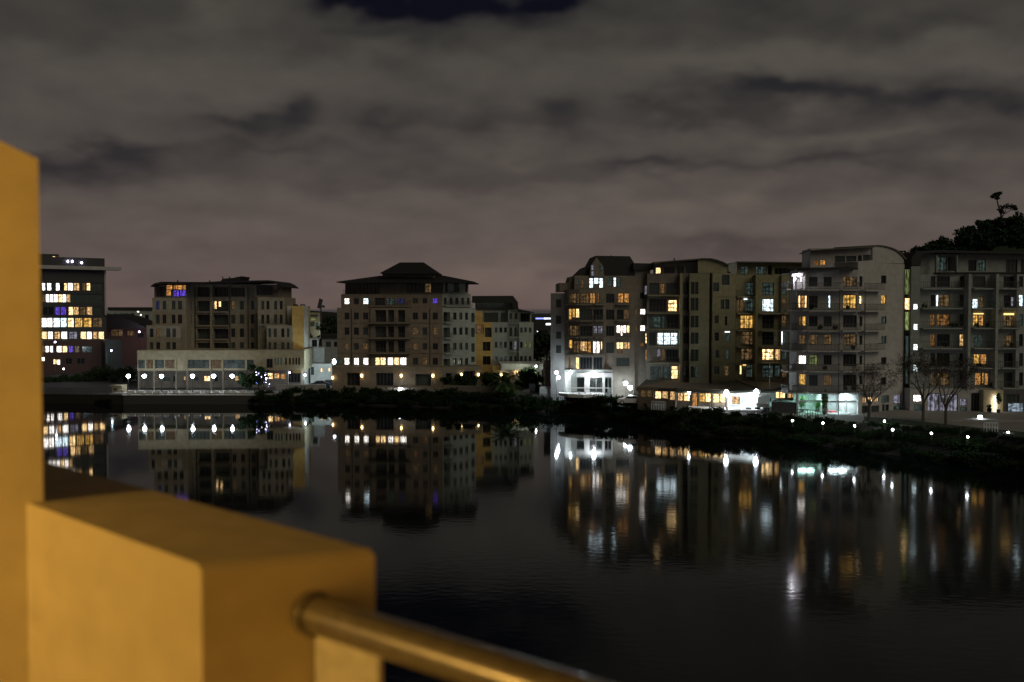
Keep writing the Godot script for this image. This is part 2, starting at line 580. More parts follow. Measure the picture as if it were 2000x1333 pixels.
func bare_tree(label: String, foot: Vector3, h: float, seed_: int, leaves: int) -> void:
	var g := RandomNumberGenerator.new()
	g.seed = seed_
	var t := thing("bare_tree", label, "tree", foot, "winter trees on the plaza")
	var m := Mesher.new()
	m.tube(foot - Vector3(0, 0.3, 0), foot + Vector3(0.05, h * 0.3, 0), 0.24, 0.19, 8, false)
	part(m, "trunk", mats.bark, t)
	m = Mesher.new()
	var tips := []
	for k in 5:
		var a := TAU * k / 5 + g.randf()
		limb(m, foot + Vector3(0.05, h * g.randf_range(0.24, 0.3), 0), Vector3(cos(a) * 0.55, 1.0, sin(a) * 0.55).normalized(), h * 0.3, 0.13, 4, g, tips)
	part(m, "crown", mats.bark, t)
	if leaves:
		m = Mesher.new()
		for i in leaves:
			leaf_mass(m, tips[g.randi() % tips.size()], Vector3.ONE * 0.45, 1, 0.09, Color(0.05, 0.04, 0.025), g)
		part(m, "leaves", mats.leaf, t)

func leafy_tree(called: String, label: String, foot: Vector3, h: float, wide: float, seed_: int, base: Color, group := "", trunk := 0.3, leaf := 0.35, clumps := 16, per := 90) -> Node3D:
	var g := RandomNumberGenerator.new()
	g.seed = seed_
	var t := thing(called, label, "tree", foot, group)
	var m := Mesher.new()
	m.tube(foot - Vector3(0, 0.5, 0), foot + Vector3(0, h * 0.55, 0), h * 0.03, h * 0.016, 7, false)
	var cs := []
	for k in clumps:
		var a := g.randf() * TAU
		var rr := sqrt(g.randf()) * wide * 0.5
		var y := h * g.randf_range(trunk, 0.92)
		var shrink := 1.0 - 0.55 * absf(y / h - 0.6)
		var c := foot + Vector3(cos(a) * rr * shrink, y, sin(a) * rr * shrink)
		cs.append(c)
		m.tube(foot + Vector3(0, h * g.randf_range(0.3, 0.5), 0), c, h * 0.01, h * 0.004, 4, false)
	part(m, "trunk", mats.bark, t)
	m = Mesher.new()
	for c in cs:
		leaf_mass(m, c, Vector3(1, 0.75, 1) * wide * g.randf_range(0.13, 0.24), per, leaf, base, g)
	part(m, "crown", mats.leaf, t)
	return t

func palm(label: String, foot: Vector3, h: float, reach: float) -> void:
	var g := RandomNumberGenerator.new()
	g.seed = 77
	var t := thing("palm_tree", label, "palm tree", foot)
	var m := Mesher.new()
	for k in 6:
		m.tube(foot + Vector3(0, h * k / 6.0 - 0.2, 0), foot + Vector3(0, h * (k + 1) / 6.0, 0), 0.32 - 0.01 * k, 0.27, 8, false)
	part(m, "trunk", mats.bark, t)
	var top := foot + Vector3(0, h, 0)
	for k in 46:
		m = Mesher.new()
		m.use_tint = true
		var a := k * 2.39996
		var up := 1.25 - 1.75 * (k / 46.0)
		var d := Vector3(cos(a), 0, sin(a))
		var p := top
		var v := (d + Vector3(0, up, 0)).normalized()
		var l := reach * g.randf_range(0.85, 1.1)
		var n := 9
		var q := g.randf_range(0.7, 1.2)
		for i in n:
			var nx := p + v * l / n
			m.tint = Color(0.05 * q, 0.06 * q, 0.02 * q)
			m.tube(p, nx, 0.03, 0.022, 3, false)
			var side := v.cross(Vector3.UP).normalized()
			var up2 := side.cross(v)
			m.tint = Color(0.08 * q, 0.13 * q, 0.05 * q)
			for s in [-1.0, 1.0]:
				for e in 3:
					var o := p.lerp(nx, 0.33 * e + 0.1)
					var ll := 0.62 * sin(PI * (0.12 + 0.84 * (i + e * 0.33) / n)) * reach / 2.6
					var tip: Vector3 = o + side * s * ll * 0.85 + v * ll * 0.6 + up2 * 0.12 - Vector3(0, 0.1 * ll, 0)
					m.tri(o - v * 0.075, o + v * 0.075, tip)
			p = nx
			v = (v - Vector3(0, 0.13, 0)).normalized()
		part(m, "frond", mats.leaf, t)

# ---------------------------------------------------------------- vehicles
func car(called: String, label: String, p: Vector3, yaw: float, body: Material, van := false) -> void:
	var t := thing(called, label, "truck" if van else "car", p)
	t.rotation.y = yaw
	var add := func(m: Mesher, nm: String, mat: Material, par: Node3D) -> MeshInstance3D:
		var o := MeshInstance3D.new()
		o.mesh = m.mesh(); o.material_override = mat; o.name = nm
		par.add_child(o, true)
		return o
	var l := 4.3 if not van else 5.2
	var w := 1.7 if not van else 1.9
	var side := [[0, 0.3], [0, 0.75], [0.15, 0.88], [1.05, 0.98], [1.75, 1.42], [3.0, 1.45], [3.75, 1.05], [4.25, 0.98], [4.3, 0.4], [4.2, 0.28]]
	if van: side = [[0, 0.4], [0, 1.0], [0.2, 1.15], [0.55, 1.25], [0.95, 2.0], [1.9, 2.05], [1.95, 2.5], [5.2, 2.5], [5.2, 0.45]]
	var m := Mesher.new()
	var poly := PackedVector3Array()
	for s in side: poly.append(Vector3(s[0] - l / 2, s[1], w / 2))
	m.slab(poly, Vector3(0, 0, -w))
	add.call(m, "body", body, t)
	for sz in [-1, 1]:
		m = Mesher.new()
		var z: float = sz * (w / 2 + 0.006)
		var gl := [[1.2, 1.0], [1.8, 1.36], [2.95, 1.38], [3.5, 1.05]] if not van else [[0.75, 1.3], [1.05, 1.9], [1.75, 1.92], [1.75, 1.3]]
		poly = PackedVector3Array()
		for s in gl: poly.append(Vector3(s[0] - l / 2, s[1], z))
		m.slab(poly, Vector3(0, 0, -0.012 * sz))
		add.call(m, "side_window", mats.glass, t)
		for x in [0.8, l - 0.85]:
			m = Mesher.new()
			m.tube(Vector3(x - l / 2, 0.33, sz * (w / 2 - 0.2)), Vector3(x - l / 2, 0.33, sz * (w / 2 + 0.02)), 0.33, 0.33, 12)
			var wh = add.call(m, "wheel", mats.rubber, t)
			m = Mesher.new()
			m.tube(Vector3(x - l / 2, 0.33, sz * (w / 2 + 0.021)), Vector3(x - l / 2, 0.33, sz * (w / 2 + 0.03)), 0.2, 0.2, 10)
			add.call(m, "rim", mats.whiteframe, wh)
		m = Mesher.new()
		m.box(Vector3(-l / 2 - 0.012, 0.62, sz * (w / 2 - 0.25) - 0.15), Vector3(-l / 2 + 0.03, 0.76, sz * (w / 2 - 0.25) + 0.15))
		add.call(m, "headlight", mats.whiteframe, t)

# ---------------------------------------------------------------- sky
func bump(x: float, y: float, b: Array) -> float:
	var dx: float = (x - b[0]) / b[2]
	var dy: float = (y - b[1]) / b[3]
	var q := dx * dx + dy * dy
	return 0.0 if q > 5.0 else exp(-q * 1.2)

func make_sky() -> ImageTexture:
	var w := 3072
	var h := 1536
	var data := PackedFloat32Array()
	data.resize(w * h * 3)
	var f := FastNoiseLite.new()
	f.seed = 21; f.frequency = 0.55; f.fractal_octaves = 5; f.fractal_gain = 0.5
	var g := FastNoiseLite.new()
	g.seed = 4; g.frequency = 1.3; g.fractal_octaves = 4
	# banks of cloud, where they hang in the sky: [bearing and height as seen in photo pixels, half sizes, strength]
	var dark := [[480, 245, 130, 30, 0.62], [585, 220, 40, 32, 0.5], [250, 320, 170, 34, 0.6], [90, 345, 130, 36, 0.5], [740, 245, 70, 28, 0.4], [900, 240, 70, 22, 0.4], [1080, 235, 75, 42, 0.5],
		[1290, 215, 90, 30, 0.5], [1420, 210, 120, 34, 0.5], [1540, 175, 90, 30, 0.65], [1720, 190, 170, 26, 0.6], [1930, 195, 130, 36, 0.65], [1250, 328, 150, 18, 0.5], [1560, 318, 240, 16, 0.45], [1900, 270, 150, 30, 0.3],
		[1490, 25, 90, 40, 0.4], [1400, 478, 180, 22, 0.35], [760, 75, 200, 26, 0.45], [1150, 30, 160, 22, 0.35], [1780, 60, 260, 26, 0.3], [60, 60, 140, 50, 0.25], [540, 300, 300, 20, 0.3], [800, 350, 400, 26, 0.22]]
	var light := [[250, 150, 280, 90, 0.35], [420, 45, 90, 22, 0.35], [560, 150, 260, 60, 0.3], [1020, 150, 260, 60, 0.3], [1560, 262, 230, 24, 0.55], [1740, 262, 80, 14, 0.35], [1700, 110, 340, 34, 0.35],
		[1400, 130, 180, 30, 0.3], [1300, 420, 600, 50, 0.25], [1000, 560, 500, 60, 0.3], [600, 430, 500, 60, 0.12], [1000, 300, 160, 22, 0.25], [1950, 130, 140, 28, 0.25], [1650, 420, 300, 30, 0.25]]
	var gap := [[700, 8, 110, 40, 1.0], [870, 10, 230, 50, 1.0], [760, 14, 120, 44, 1.0], [1050, 0, 120, 30, 1.0], [870, -70, 340, 60, 1.0]]
	for j in h:
		var el := PI / 2 - PI * (j + 0.5) / h
		if el < -0.03: continue
		var sy := sin(el)
		var cy := cos(el)
		for i in w:
			var az := TAU * (i + 0.5) / w
			var x := cy * sin(az)
			var z := -cy * cos(az)
			var k := 1.0 / (maxf(sy, 0.0) + 0.22)
			var n1 := f.get_noise_3d(x * k * 1.1, z * k * 1.8, 0.3)
			var n2 := g.get_noise_3d(x * k * 2.2, z * k * 2.6, 4.0)
			var val := 0.5 + 0.55 * n1 + 0.22 * n2
			var clear := smoothstep(0.42, 0.62, f.get_noise_3d(x * k * 0.6, z * k * 0.6, 9.0)) * 0.8
			if z < -0.35 and sy < 0.42:
				var wx := 60.0 * n2 + 45.0 * n1
				var px := 1000.0 + FOCAL * x / -z + wx
				var py := 605.0 - FOCAL * sy / -z + 40.0 * n2 + 30.0 * g.get_noise_3d(x * 9.0, sy * 16.0, z * 9.0)
				if px > -500 and px < 2500 and py > -260:
					val = 0.60 + 0.14 * n1 + 0.16 * n2 + 0.17 * g.get_noise_3d(x * 12.0, sy * 26.0, z * 12.0)
					for b in dark: val -= 0.8 * b[4] * bump(px, py, b) * (0.9 + 0.9 * n2)
					for b in light: val += b[4] * bump(px, py, b) * (0.8 + 0.4 * n1)
					clear = 0.0
					for b in gap: clear = maxf(clear, b[4] * smoothstep(0.05, 0.85, bump(px, py, b)))
			val = clampf(val, 0.0, 1.15)
			var low := exp(-maxf(sy, 0.0) / 0.13)
			var hi := Vector3(0.113, 0.107, 0.089).lerp(Vector3(0.165, 0.114, 0.102), low)
			var lo := Vector3(0.016, 0.019, 0.023).lerp(Vector3(0.072, 0.054, 0.052), low)
			var c := (lo.lerp(hi, val) / (1.0 + sy * sy * 8.0)).lerp(Vector3(0.0045, 0.0045, 0.0095), clear)
			var q := (j * w + i) * 3
			data[q] = c.x; data[q + 1] = c.y; data[q + 2] = c.z
	for j in range(int(h * 0.5 + 0.012 * h), h):
		for i in w:
			var q := (j * w + i) * 3
			data[q] = 0.05; data[q + 1] = 0.045; data[q + 2] = 0.045
	return ImageTexture.create_from_image(Image.create_from_data(w, h, false, Image.FORMAT_RGBF, data.to_byte_array()))

# ---------------------------------------------------------------- water
func water_material() -> StandardMaterial3D:
	var n := 2048
	var f := FastNoiseLite.new()
	f.seed = 11; f.frequency = 0.14; f.fractal_octaves = 3; f.fractal_gain = 0.55
	f.noise_type = FastNoiseLite.TYPE_SIMPLEX_SMOOTH
	var im := f.get_image(n / 2, n)
	im.resize(n, n, Image.INTERPOLATE_CUBIC)
	var k := FastNoiseLite.new()
	k.seed = 31; k.frequency = 0.05; k.fractal_octaves = 3
	var mask := Image.create(64, 64, false, Image.FORMAT_L8)
	for j in 64:
		for i in 64:
			var x := (i + 0.5) / 64.0 * 260.0 - 130.0
			var z := -(j + 0.5) / 64.0 * 260.0
			var breeze := smoothstep(-40.0, 20.0, x + 0.25 * (-z - 100.0)) * smoothstep(150.0, 75.0, -z)   # wind-ruffled water in the open, calm in the lee of the far quay
			var near := smoothstep(130.0, 60.0, -z)
			var v := 0.08 + 0.62 * breeze + 0.25 * near + 0.22 * k.get_noise_2d(i * 1.5, j * 3.0) * (0.3 + breeze)
			v = clampf(v, 0.06, 1.0)
			mask.set_pixel(i, j, Color(v, v, v))
	var mask64 := mask.duplicate()
	mask.resize(n, n, Image.INTERPOLATE_CUBIC)
	im.convert(Image.FORMAT_L8)
	var a := im.get_data()
	var b := mask.get_data()
	for i in a.size(): a[i] = 128 + ((a[i] - 128) * b[i]) / 255
	im = Image.create_from_data(n, n, false, Image.FORMAT_L8, a)
	im.convert(Image.FORMAT_RGBA8)
	im.bump_map_to_normal_map(8.0)
	var m := StandardMaterial3D.new()
	m.resource_name = "water"
	m.albedo_color = lin(0.003, 0.005, 0.006)
	m.roughness = 1.0
	var rt := Image.create(64, 64, false, Image.FORMAT_RGB8)
	for j in 64:
		for i in 64:
			var v := lerpf(0.03, 0.095, mask64.get_pixel(i, j).r)
			rt.set_pixel(i, j, Color(v, v, v))
	m.roughness_texture = ImageTexture.create_from_image(rt)
	m.refraction_enabled = true; m.refraction_scale = 0.033
	m.normal_enabled = true
	m.normal_texture = ImageTexture.create_from_image(im)
	m.normal_scale = 0.0065
	return m

func _ready() -> void:
	rng.seed = 5
	# camera
	var cam := Camera3D.new()
	cam.name = "camera"
	var lens := CameraAttributesPhysical.new()
	lens.frustum_focal_length = 35.0
	lens.frustum_focus_distance = 170.0
	lens.exposure_aperture = 2.0
	lens.frustum_near = 0.05; lens.frustum_far = 4000.0
	cam.attributes = lens
	cam.position = eye
	cam.rotation.x = -pitch
	cam.near = 0.05; cam.far = 4000.0
	add_child(cam)
	cam.fov = rad_to_deg(2.0 * atan(12.0 / 35.0))
	cam.current = true
	# sky and exposure
	var env := Environment.new()
	env.background_mode = Environment.BG_SKY
	var sky := Sky.new()
	var pano := PanoramaSkyMaterial.new()
	pano.panorama = make_sky()
	sky.sky_material = pano
	env.sky = sky
	env.background_energy_multiplier = 1.0
	env.tonemap_mode = Environment.TONE_MAPPER_LINEAR
	env.tonemap_exposure = 1.0
	env.sdfgi_enabled = true; env.ssao_enabled = true; env.ssil_enabled = true
	var we := WorldEnvironment.new()
	we.name = "environment"
	we.environment = env
	add_child(we)
	# the glow of the city behind the camera: weak, wide and soft
	var sun := DirectionalLight3D.new()
	sun.name = "city_glow"
	sun.light_color = Color(1.0, 0.95, 0.84)
	sun.light_energy = 0.18
	sun.light_angular_distance = 40.0
	sun.shadow_enabled = true
	add_child(sun)
	sun.look_at_from_position(Vector3.ZERO, Vector3(-0.55, -0.55, -0.65))
	make_materials()
	make_setting()
	make_balcony()
	make_office()
	make_terrace_block()
	make_hip_block()
	make_ochre_block()
	make_gable_block()
	make_olive_block()
	make_grid_block()
	make_arch_block()
	make_end_block()
	make_far_things()
	make_waterside()

# ---------------------------------------------------------------- setting
var shore := [[-700, 197, 198, 1.8, 2.3], [85, 196, 197, 1.8, 2.3], [240, 194, 194.5, 1.83, 2.1], [500, 194, 194.5, 1.83, 2.1], [560, 193, 196, 1.9, 2.3], [750, 190, 194, 2.0, 2.4], [950, 184, 189, 2.0, 2.4], [1050, 178, 182, 1.9, 2.5],
	[1130, 174, 178, 1.9, 2.6], [1250, 162, 168, 2.2, 2.7], [1350, 147, 153, 2.7, 2.8], [1480, 141, 147, 2.7, 2.8], [1600, 134, 139.5, 2.6, 2.75], [1750, 126, 132, 2.8, 2.8], [1900, 116, 122, 2.9, 2.8], [2000, 111, 116.5, 3.0, 2.8], [2500, 90, 96, 3.0, 2.8]]

func shore_at(px: float) -> Array:
	for i in shore.size() - 1:
		if px <= shore[i + 1][0]:
			var k: float = clampf((px - shore[i][0]) / (shore[i + 1][0] - shore[i][0]), 0, 1)
			var o := [px]
			for j in range(1, 5): o.append(lerpf(shore[i][j], shore[i + 1][j], k))
			return o
	return shore[-1]

func make_setting() -> void:
	var m := Mesher.new()
	m.quad(Vector3(-600, 0, 40), Vector3(600, 0, 40), Vector3(600, 0, -230), Vector3(-600, 0, -230))
	var arr := m.mesh().surface_get_arrays(0)
	var uv := PackedVector2Array()
	for p in m.v: uv.append(Vector2((p.x + 130.0) / 260.0, -p.z / 260.0))
	arr[Mesh.ARRAY_TEX_UV] = uv
	arr[Mesh.ARRAY_TANGENT] = PackedFloat32Array([1, 0, 0, 1, 1, 0, 0, 1, 1, 0, 0, 1, 1, 0, 0, 1])
	var am := ArrayMesh.new()
	am.add_surface_from_arrays(Mesh.PRIMITIVE_TRIANGLES, arr)
	var wtr := MeshInstance3D.new()
	wtr.name = "water"
	wtr.mesh = am
	wtr.material_override = water_material()
	wtr.set_meta("kind", "structure")
	add_child(wtr)
	# banks and ground: one sheet from the water's edge to the horizon
	var bank := Mesher.new()
	var ground := Mesher.new()
	var prev := []
	for i in 81:
		var px := -700.0 + 40.0 * i
		var s := shore_at(px)
		var wob := 0.5 * sin(px * 0.021) + 0.3 * sin(px * 0.057) if px > 520 else 0.0
		var row := []
		for q in [[s[1] + wob, -1.0], [s[1] + wob + 0.05, 0.08 if px > 520 else s[3] - 0.02], [s[2], s[3]], [s[2] + 10.0, s[4]], [320.0, s[4]], [3000.0, s[4] + 4.0]]:
			var p := xz(px, q[0])
			row.append(Vector3(p.x, q[1], p.y))
		if prev:
			for j in 2: bank.quad(prev[j], row[j], row[j + 1], prev[j + 1])
			for j in range(2, 5): ground.quad(prev[j], row[j], row[j + 1], prev[j + 1])
		prev = row
	structure(bank, "bank", mats.soil)
	structure(ground, "ground", mats.asphalt)
	# quay wall below the lamp promenade and its pale coping
	m = Mesher.new()
	var a := xz(238, 193.9)
	var b := xz(502, 193.9)
	m.box(Vector3(a.x, -1.0, a.y - 0.4), Vector3(b.x, 1.72, a.y))
	structure(m, "quay_wall", mats.stonewall)
	m = Mesher.new()
	m.box(Vector3(a.x - 0.2, 1.722, a.y - 0.6), Vector3(b.x + 0.2, 1.9, a.y + 0.12))
	structure(m, "quay_coping", mats.white)
	# promenade paving
	m = Mesher.new()
	m.box(Vector3(a.x - 3, 1.5, a.y - 9.0), Vector3(b.x + 8, 2.06, a.y - 0.62))
	structure(m, "promenade_paving", mats.paving)
	# plaza before the arched and end blocks
	m = Mesher.new()
	var pl := []
	for px in [1530.0, 1600.0, 1680.0, 1760.0, 1850.0, 1940.0, 2050.0]: pl.append([xz(px, shore_at(px)[2] + 1.4), xz(px, 160.0)])
	for i in pl.size() - 1:
		var y := 2.95
		m.quad(Vector3(pl[i][0].x, y, pl[i][0].y), Vector3(pl[i + 1][0].x, y, pl[i + 1][0].y), Vector3(pl[i + 1][1].x, y, pl[i + 1][1].y), Vector3(pl[i][1].x, y, pl[i][1].y))
		m.quad(Vector3(pl[i][0].x, 2.0, pl[i][0].y), Vector3(pl[i + 1][0].x, 2.0, pl[i + 1][0].y), Vector3(pl[i + 1][0].x, y, pl[i + 1][0].y), Vector3(pl[i][0].x, y, pl[i][0].y))
	structure(m, "plaza_paving", mats.paving)
	# white path before the gabled block
	m = Mesher.new()
	var c0 := xz(1040, 183)
	var c1 := xz(1130, 179)
	m.quad(Vector3(c0.x, 2.42, c0.y), Vector3(c1.x, 2.42, c1.y), Vector3(c1.x + 1, 2.56, c1.y - 5), Vector3(c0.x, 2.56, c0.y - 5))
	structure(m, "riverside_path", mats.paving)
	# hills: a wooded one behind the end block and a low dark one far off
	m = Mesher.new()
	prev = []
	for i in 25:
		var px := 1680.0 + 50.0 * i
		var top := hy(lerpf(510, 432, smoothstep(1690, 2000, px)) - 0.05 * maxf(px - 2000, 0), 400.0)
		var row := []
		for q in [[300.0, 2.0], [345.0, lerpf(2.0, top, 0.45)], [400.0, top - 3.0], [520.0, top - 8.0], [800.0, 2.0]]:
			var p := xz(px, q[0])
			row.append(Vector3(p.x, q[1] + 1.2 * sin(px * 0.05 + q[0]), p.y))
		if prev:
			for j in 4: m.quad(prev[j], row[j], row[j + 1], prev[j + 1])
		prev = row
	structure(m, "wooded_hill", mats.lawn)
	m = Mesher.new()
	prev = []
	for i in 61:
		var px := -600.0 + 45.0 * i
		var top := hy(613.0 + 6.0 * sin(px * 0.008) + 3.0 * sin(px * 0.031), 900.0)
		var row := []
		for q in [[700.0, 2.0], [900.0, top], [1400.0, 2.0]]:
			var p := xz(px, q[0])
			row.append(Vector3(p.x, q[1], p.y))
		if prev:
			for j in 2: m.quad(prev[j], row[j], row[j + 1], prev[j + 1])
		prev = row
	structure(m, "distant_hills", mats.soil)

# ---------------------------------------------------------------- the balcony the picture is taken from
func make_balcony() -> void:
	var top := EYE - 0.5
	var floor_y := EYE - 1.55
	var nl := on_level(66, 988, top)
	var nr := on_level(393, 1106, top)
	var er := on_level(732, 1075, top)
	var fl := on_level(82, 903, top)
	var ext := (nl - nr).normalized() * 1.6
	var t := thing("parapet_wall", "cream plastered parapet wall ending beside a round steel handrail", "wall", Vector3(nr.x, floor_y, nr.z))
	var poly := PackedVector3Array([nr, er, fl + ext, nl + ext])
	var m := Mesher.new()
	bevel_block(m, poly, floor_y - 0.3, top, 0.012)
	part(m, "wall", mats.plaster, t)
	# pillar rising out of it
	var c := on_level(84, 981, top)
	t = thing("corner_pillar", "tall cream plastered pillar with a sloping top rising out of the parapet", "pillar", Vector3(c.x, floor_y, c.z))
	var fdir := Vector3(0.97, 0, -0.24).normalized()
	var back := Vector3(-0.50, 0, -0.86).normalized()
	var p0 := c - fdir * 0.75
	var hgt := at(80, 311, -c.z).y - c.y
	m = Mesher.new()
	var corner := [p0, c, c + back * 0.42, p0 + back * 0.42]
	var rise := 0.36
	var lowp := []
	var highp := []
	var midc := Vector3.ZERO
	for q in corner: midc += q / 4.0
	for k in 4:
		var q: Vector3 = corner[k]
		lowp.append(Vector3(q.x, floor_y - 0.3, q.z))
		highp.append(Vector3(q.x, top + hgt + (rise if k == 0 or k == 3 else 0.0), q.z))
	for k in 4: m.quad(lowp[k], lowp[(k + 1) % 4], highp[(k + 1) % 4], highp[k])
	m.quad(highp[0], highp[1], highp[2], highp[3])
	part(m, "shaft", mats.plaster, t)
	# handrail
	var ax := (nr - nl).normalized()
	ax.y = 0
	ax = ax.normalized()
	var wall_ax := ax
	ax = Vector3(0.755, 0, 0.655).normalized()
	var r0 := at(612, 1200, 2.0)
	t = thing("handrail", "round polished steel handrail running off the end of the parapet", "handrail", Vector3(r0.x, floor_y, r0.z))
	m = Mesher.new()
	m.tube(r0, r0 + ax * 2.6, 0.038, 0.038, 48)
	part(m, "rail", mats.steel, t)
	m = Mesher.new()
	m.tube(r0 - ax * 0.006, r0 + ax * 0.008, 0.046, 0.046, 32)
	part(m, "wall_flange", mats.steel, t)
	# flat painted post under the rail with a screw head
	var side := Vector3(-ax.z, 0, ax.x)
	for k in 3:
		var o: Vector3 = r0 + ax * (0.012 + 0.95 * k) - side * 0.006
		m = Mesher.new()
		m.obox(Vector3(o.x, floor_y - 0.25, o.z), ax * 0.19, Vector3(0, r0.y - 0.04 - floor_y + 0.25, 0), side * 0.012)
		part(m, "post_plate", mats.postpaint, t)
		m = Mesher.new()
		var sc: Vector3 = o + ax * 0.075
		for q in [0.155, 0.5]:
			m = Mesher.new()
			var s0 := Vector3(sc.x, r0.y - q, sc.z)
			m.tube(s0 - side * 0.004, s0 + side * 0.002, 0.011, 0.011, 12)
			part(m, "screw", mats.steel, t)
	# floor, house wall and side wall of the balcony
	m = Mesher.new()
	m.obox(Vector3(-4.2, floor_y - 0.3, 1.9), Vector3(9.0, 0, 0), Vector3(0, 0.3, 0), Vector3(0, 0, 0.2))
	var fp := PackedVector3Array([Vector3(-4.2, floor_y, 1.9), Vector3(4.6, floor_y, 1.9)])
	var e1 := r0 + ax * 2.9
	fp.append(Vector3(e1.x + 0.4, floor_y, e1.z)); fp.append(Vector3(er.x, floor_y, er.z)); fp.append(Vector3(fl.x + ext.x, floor_y, fl.z + ext.z)); fp.append(Vector3(-4.2, floor_y, fl.z + ext.z))
	m.slab(fp, Vector3(0, -0.3, 0))
	structure(m, "balcony_floor", mats.concrete)
	m = Mesher.new()
	m.box(Vector3(-4.4, -1.0, 1.9), Vector3(6.0, EYE + 4.0, 9.0))
	structure(m, "house_wall", mats.brick)
	m = Mesher.new()
	m.box(Vector3(-5.0, EYE + 1.15, -3.25), Vector3(6.0, EYE + 1.4, 1.898))
	structure(m, "balcony_ceiling", mats.darkgrey)
	# the standing lamp that lights the parapet
	var lp := Vector3(-3.2, EYE - 0.04, -1.0)
	t = thing("balcony_lamp", "amber glass standing lamp on the balcony floor", "floor lamp", Vector3(lp.x, floor_y, lp.z))
	m = Mesher.new()
	m.tube(Vector3(lp.x, floor_y, lp.z), Vector3(lp.x, floor_y + 0.04, lp.z), 0.16, 0.15, 20)
	part(m, "base", mats.frame, t)
	m = Mesher.new()
	m.tube(Vector3(lp.x, floor_y + 0.04, lp.z), lp - Vector3(0, 0.15, 0), 0.018, 0.018, 8)
	part(m, "post", mats.frame, t)
	m = Mesher.new()
	m.ball(lp, Vector3(0.13, 0.17, 0.13), 16, 10)
	glow("balcony_bulb", lin(1.0, 0.45, 0.07), 4.0)
	part(m, "lamp_globe", mats.balcony_bulb, t)
	omni(t, lp, lin(1.0, 0.56, 0.115), 4.4, 0.12)
	# added warm fill for the parapet end, shaped as a lit glass door
	t = thing("added_fill_door", "added warm fill light shaped as a glass door behind the parapet", "door", Vector3(0.4, floor_y, 1.895))
	placed(unit_pane(), "fill_glow_pane", glow("fill_door_glow", lin(1.0, 0.43, 0.06), 0.7), t, Transform3D(Basis(Vector3(-1.7, 0, 0), Vector3(0, 2.0, 0), Vector3(0, 0, -1)), Vector3(1.7, 0.05, -0.03)))
	placed(unit_frame(2, 1), "frame", mats.frame, t, Transform3D(Basis(Vector3(-1.7, 0, 0), Vector3(0, 2.0, 0), Vector3(0, 0, -1)), Vector3(1.7, 0.05, -0.035)))
	var al := AreaLight3D.new()
	al.name = "fill_door_light"
	al.area_size = Vector2(1.6, 1.9)
	al.light_color = lin(1.0, 0.48, 0.07); al.light_energy = 3.0; al.shadow_enabled = true
	t.add_child(al)
	al.position = Vector3(0.85, 1.05, -0.16)

func bevel_block(m: Mesher, top: PackedVector3Array, y0: float, y1: float, e: float) -> void:   # block on a convex outline with a small chamfer round the top
	var cen := Vector3.ZERO
	for p in top: cen += p / top.size()
	var inner := []
	var outer := []
	for p in top:
		var d := (cen - p)
		d.y = 0
		inner.append(Vector3(p.x, y1, p.z) + d.normalized() * e * 1.4)
		outer.append(Vector3(p.x, y1 - e, p.z))
	for i in top.size():
		var j := (i + 1) % top.size()
		m.quad(Vector3(outer[i].x, y0, outer[i].z), Vector3(outer[j].x, y0, outer[j].z), outer[j], outer[i])
		m.quad(outer[i], outer[j], inner[j], inner[i])
	m.quad(inner[0], inner[1], inner[2], inner[3])

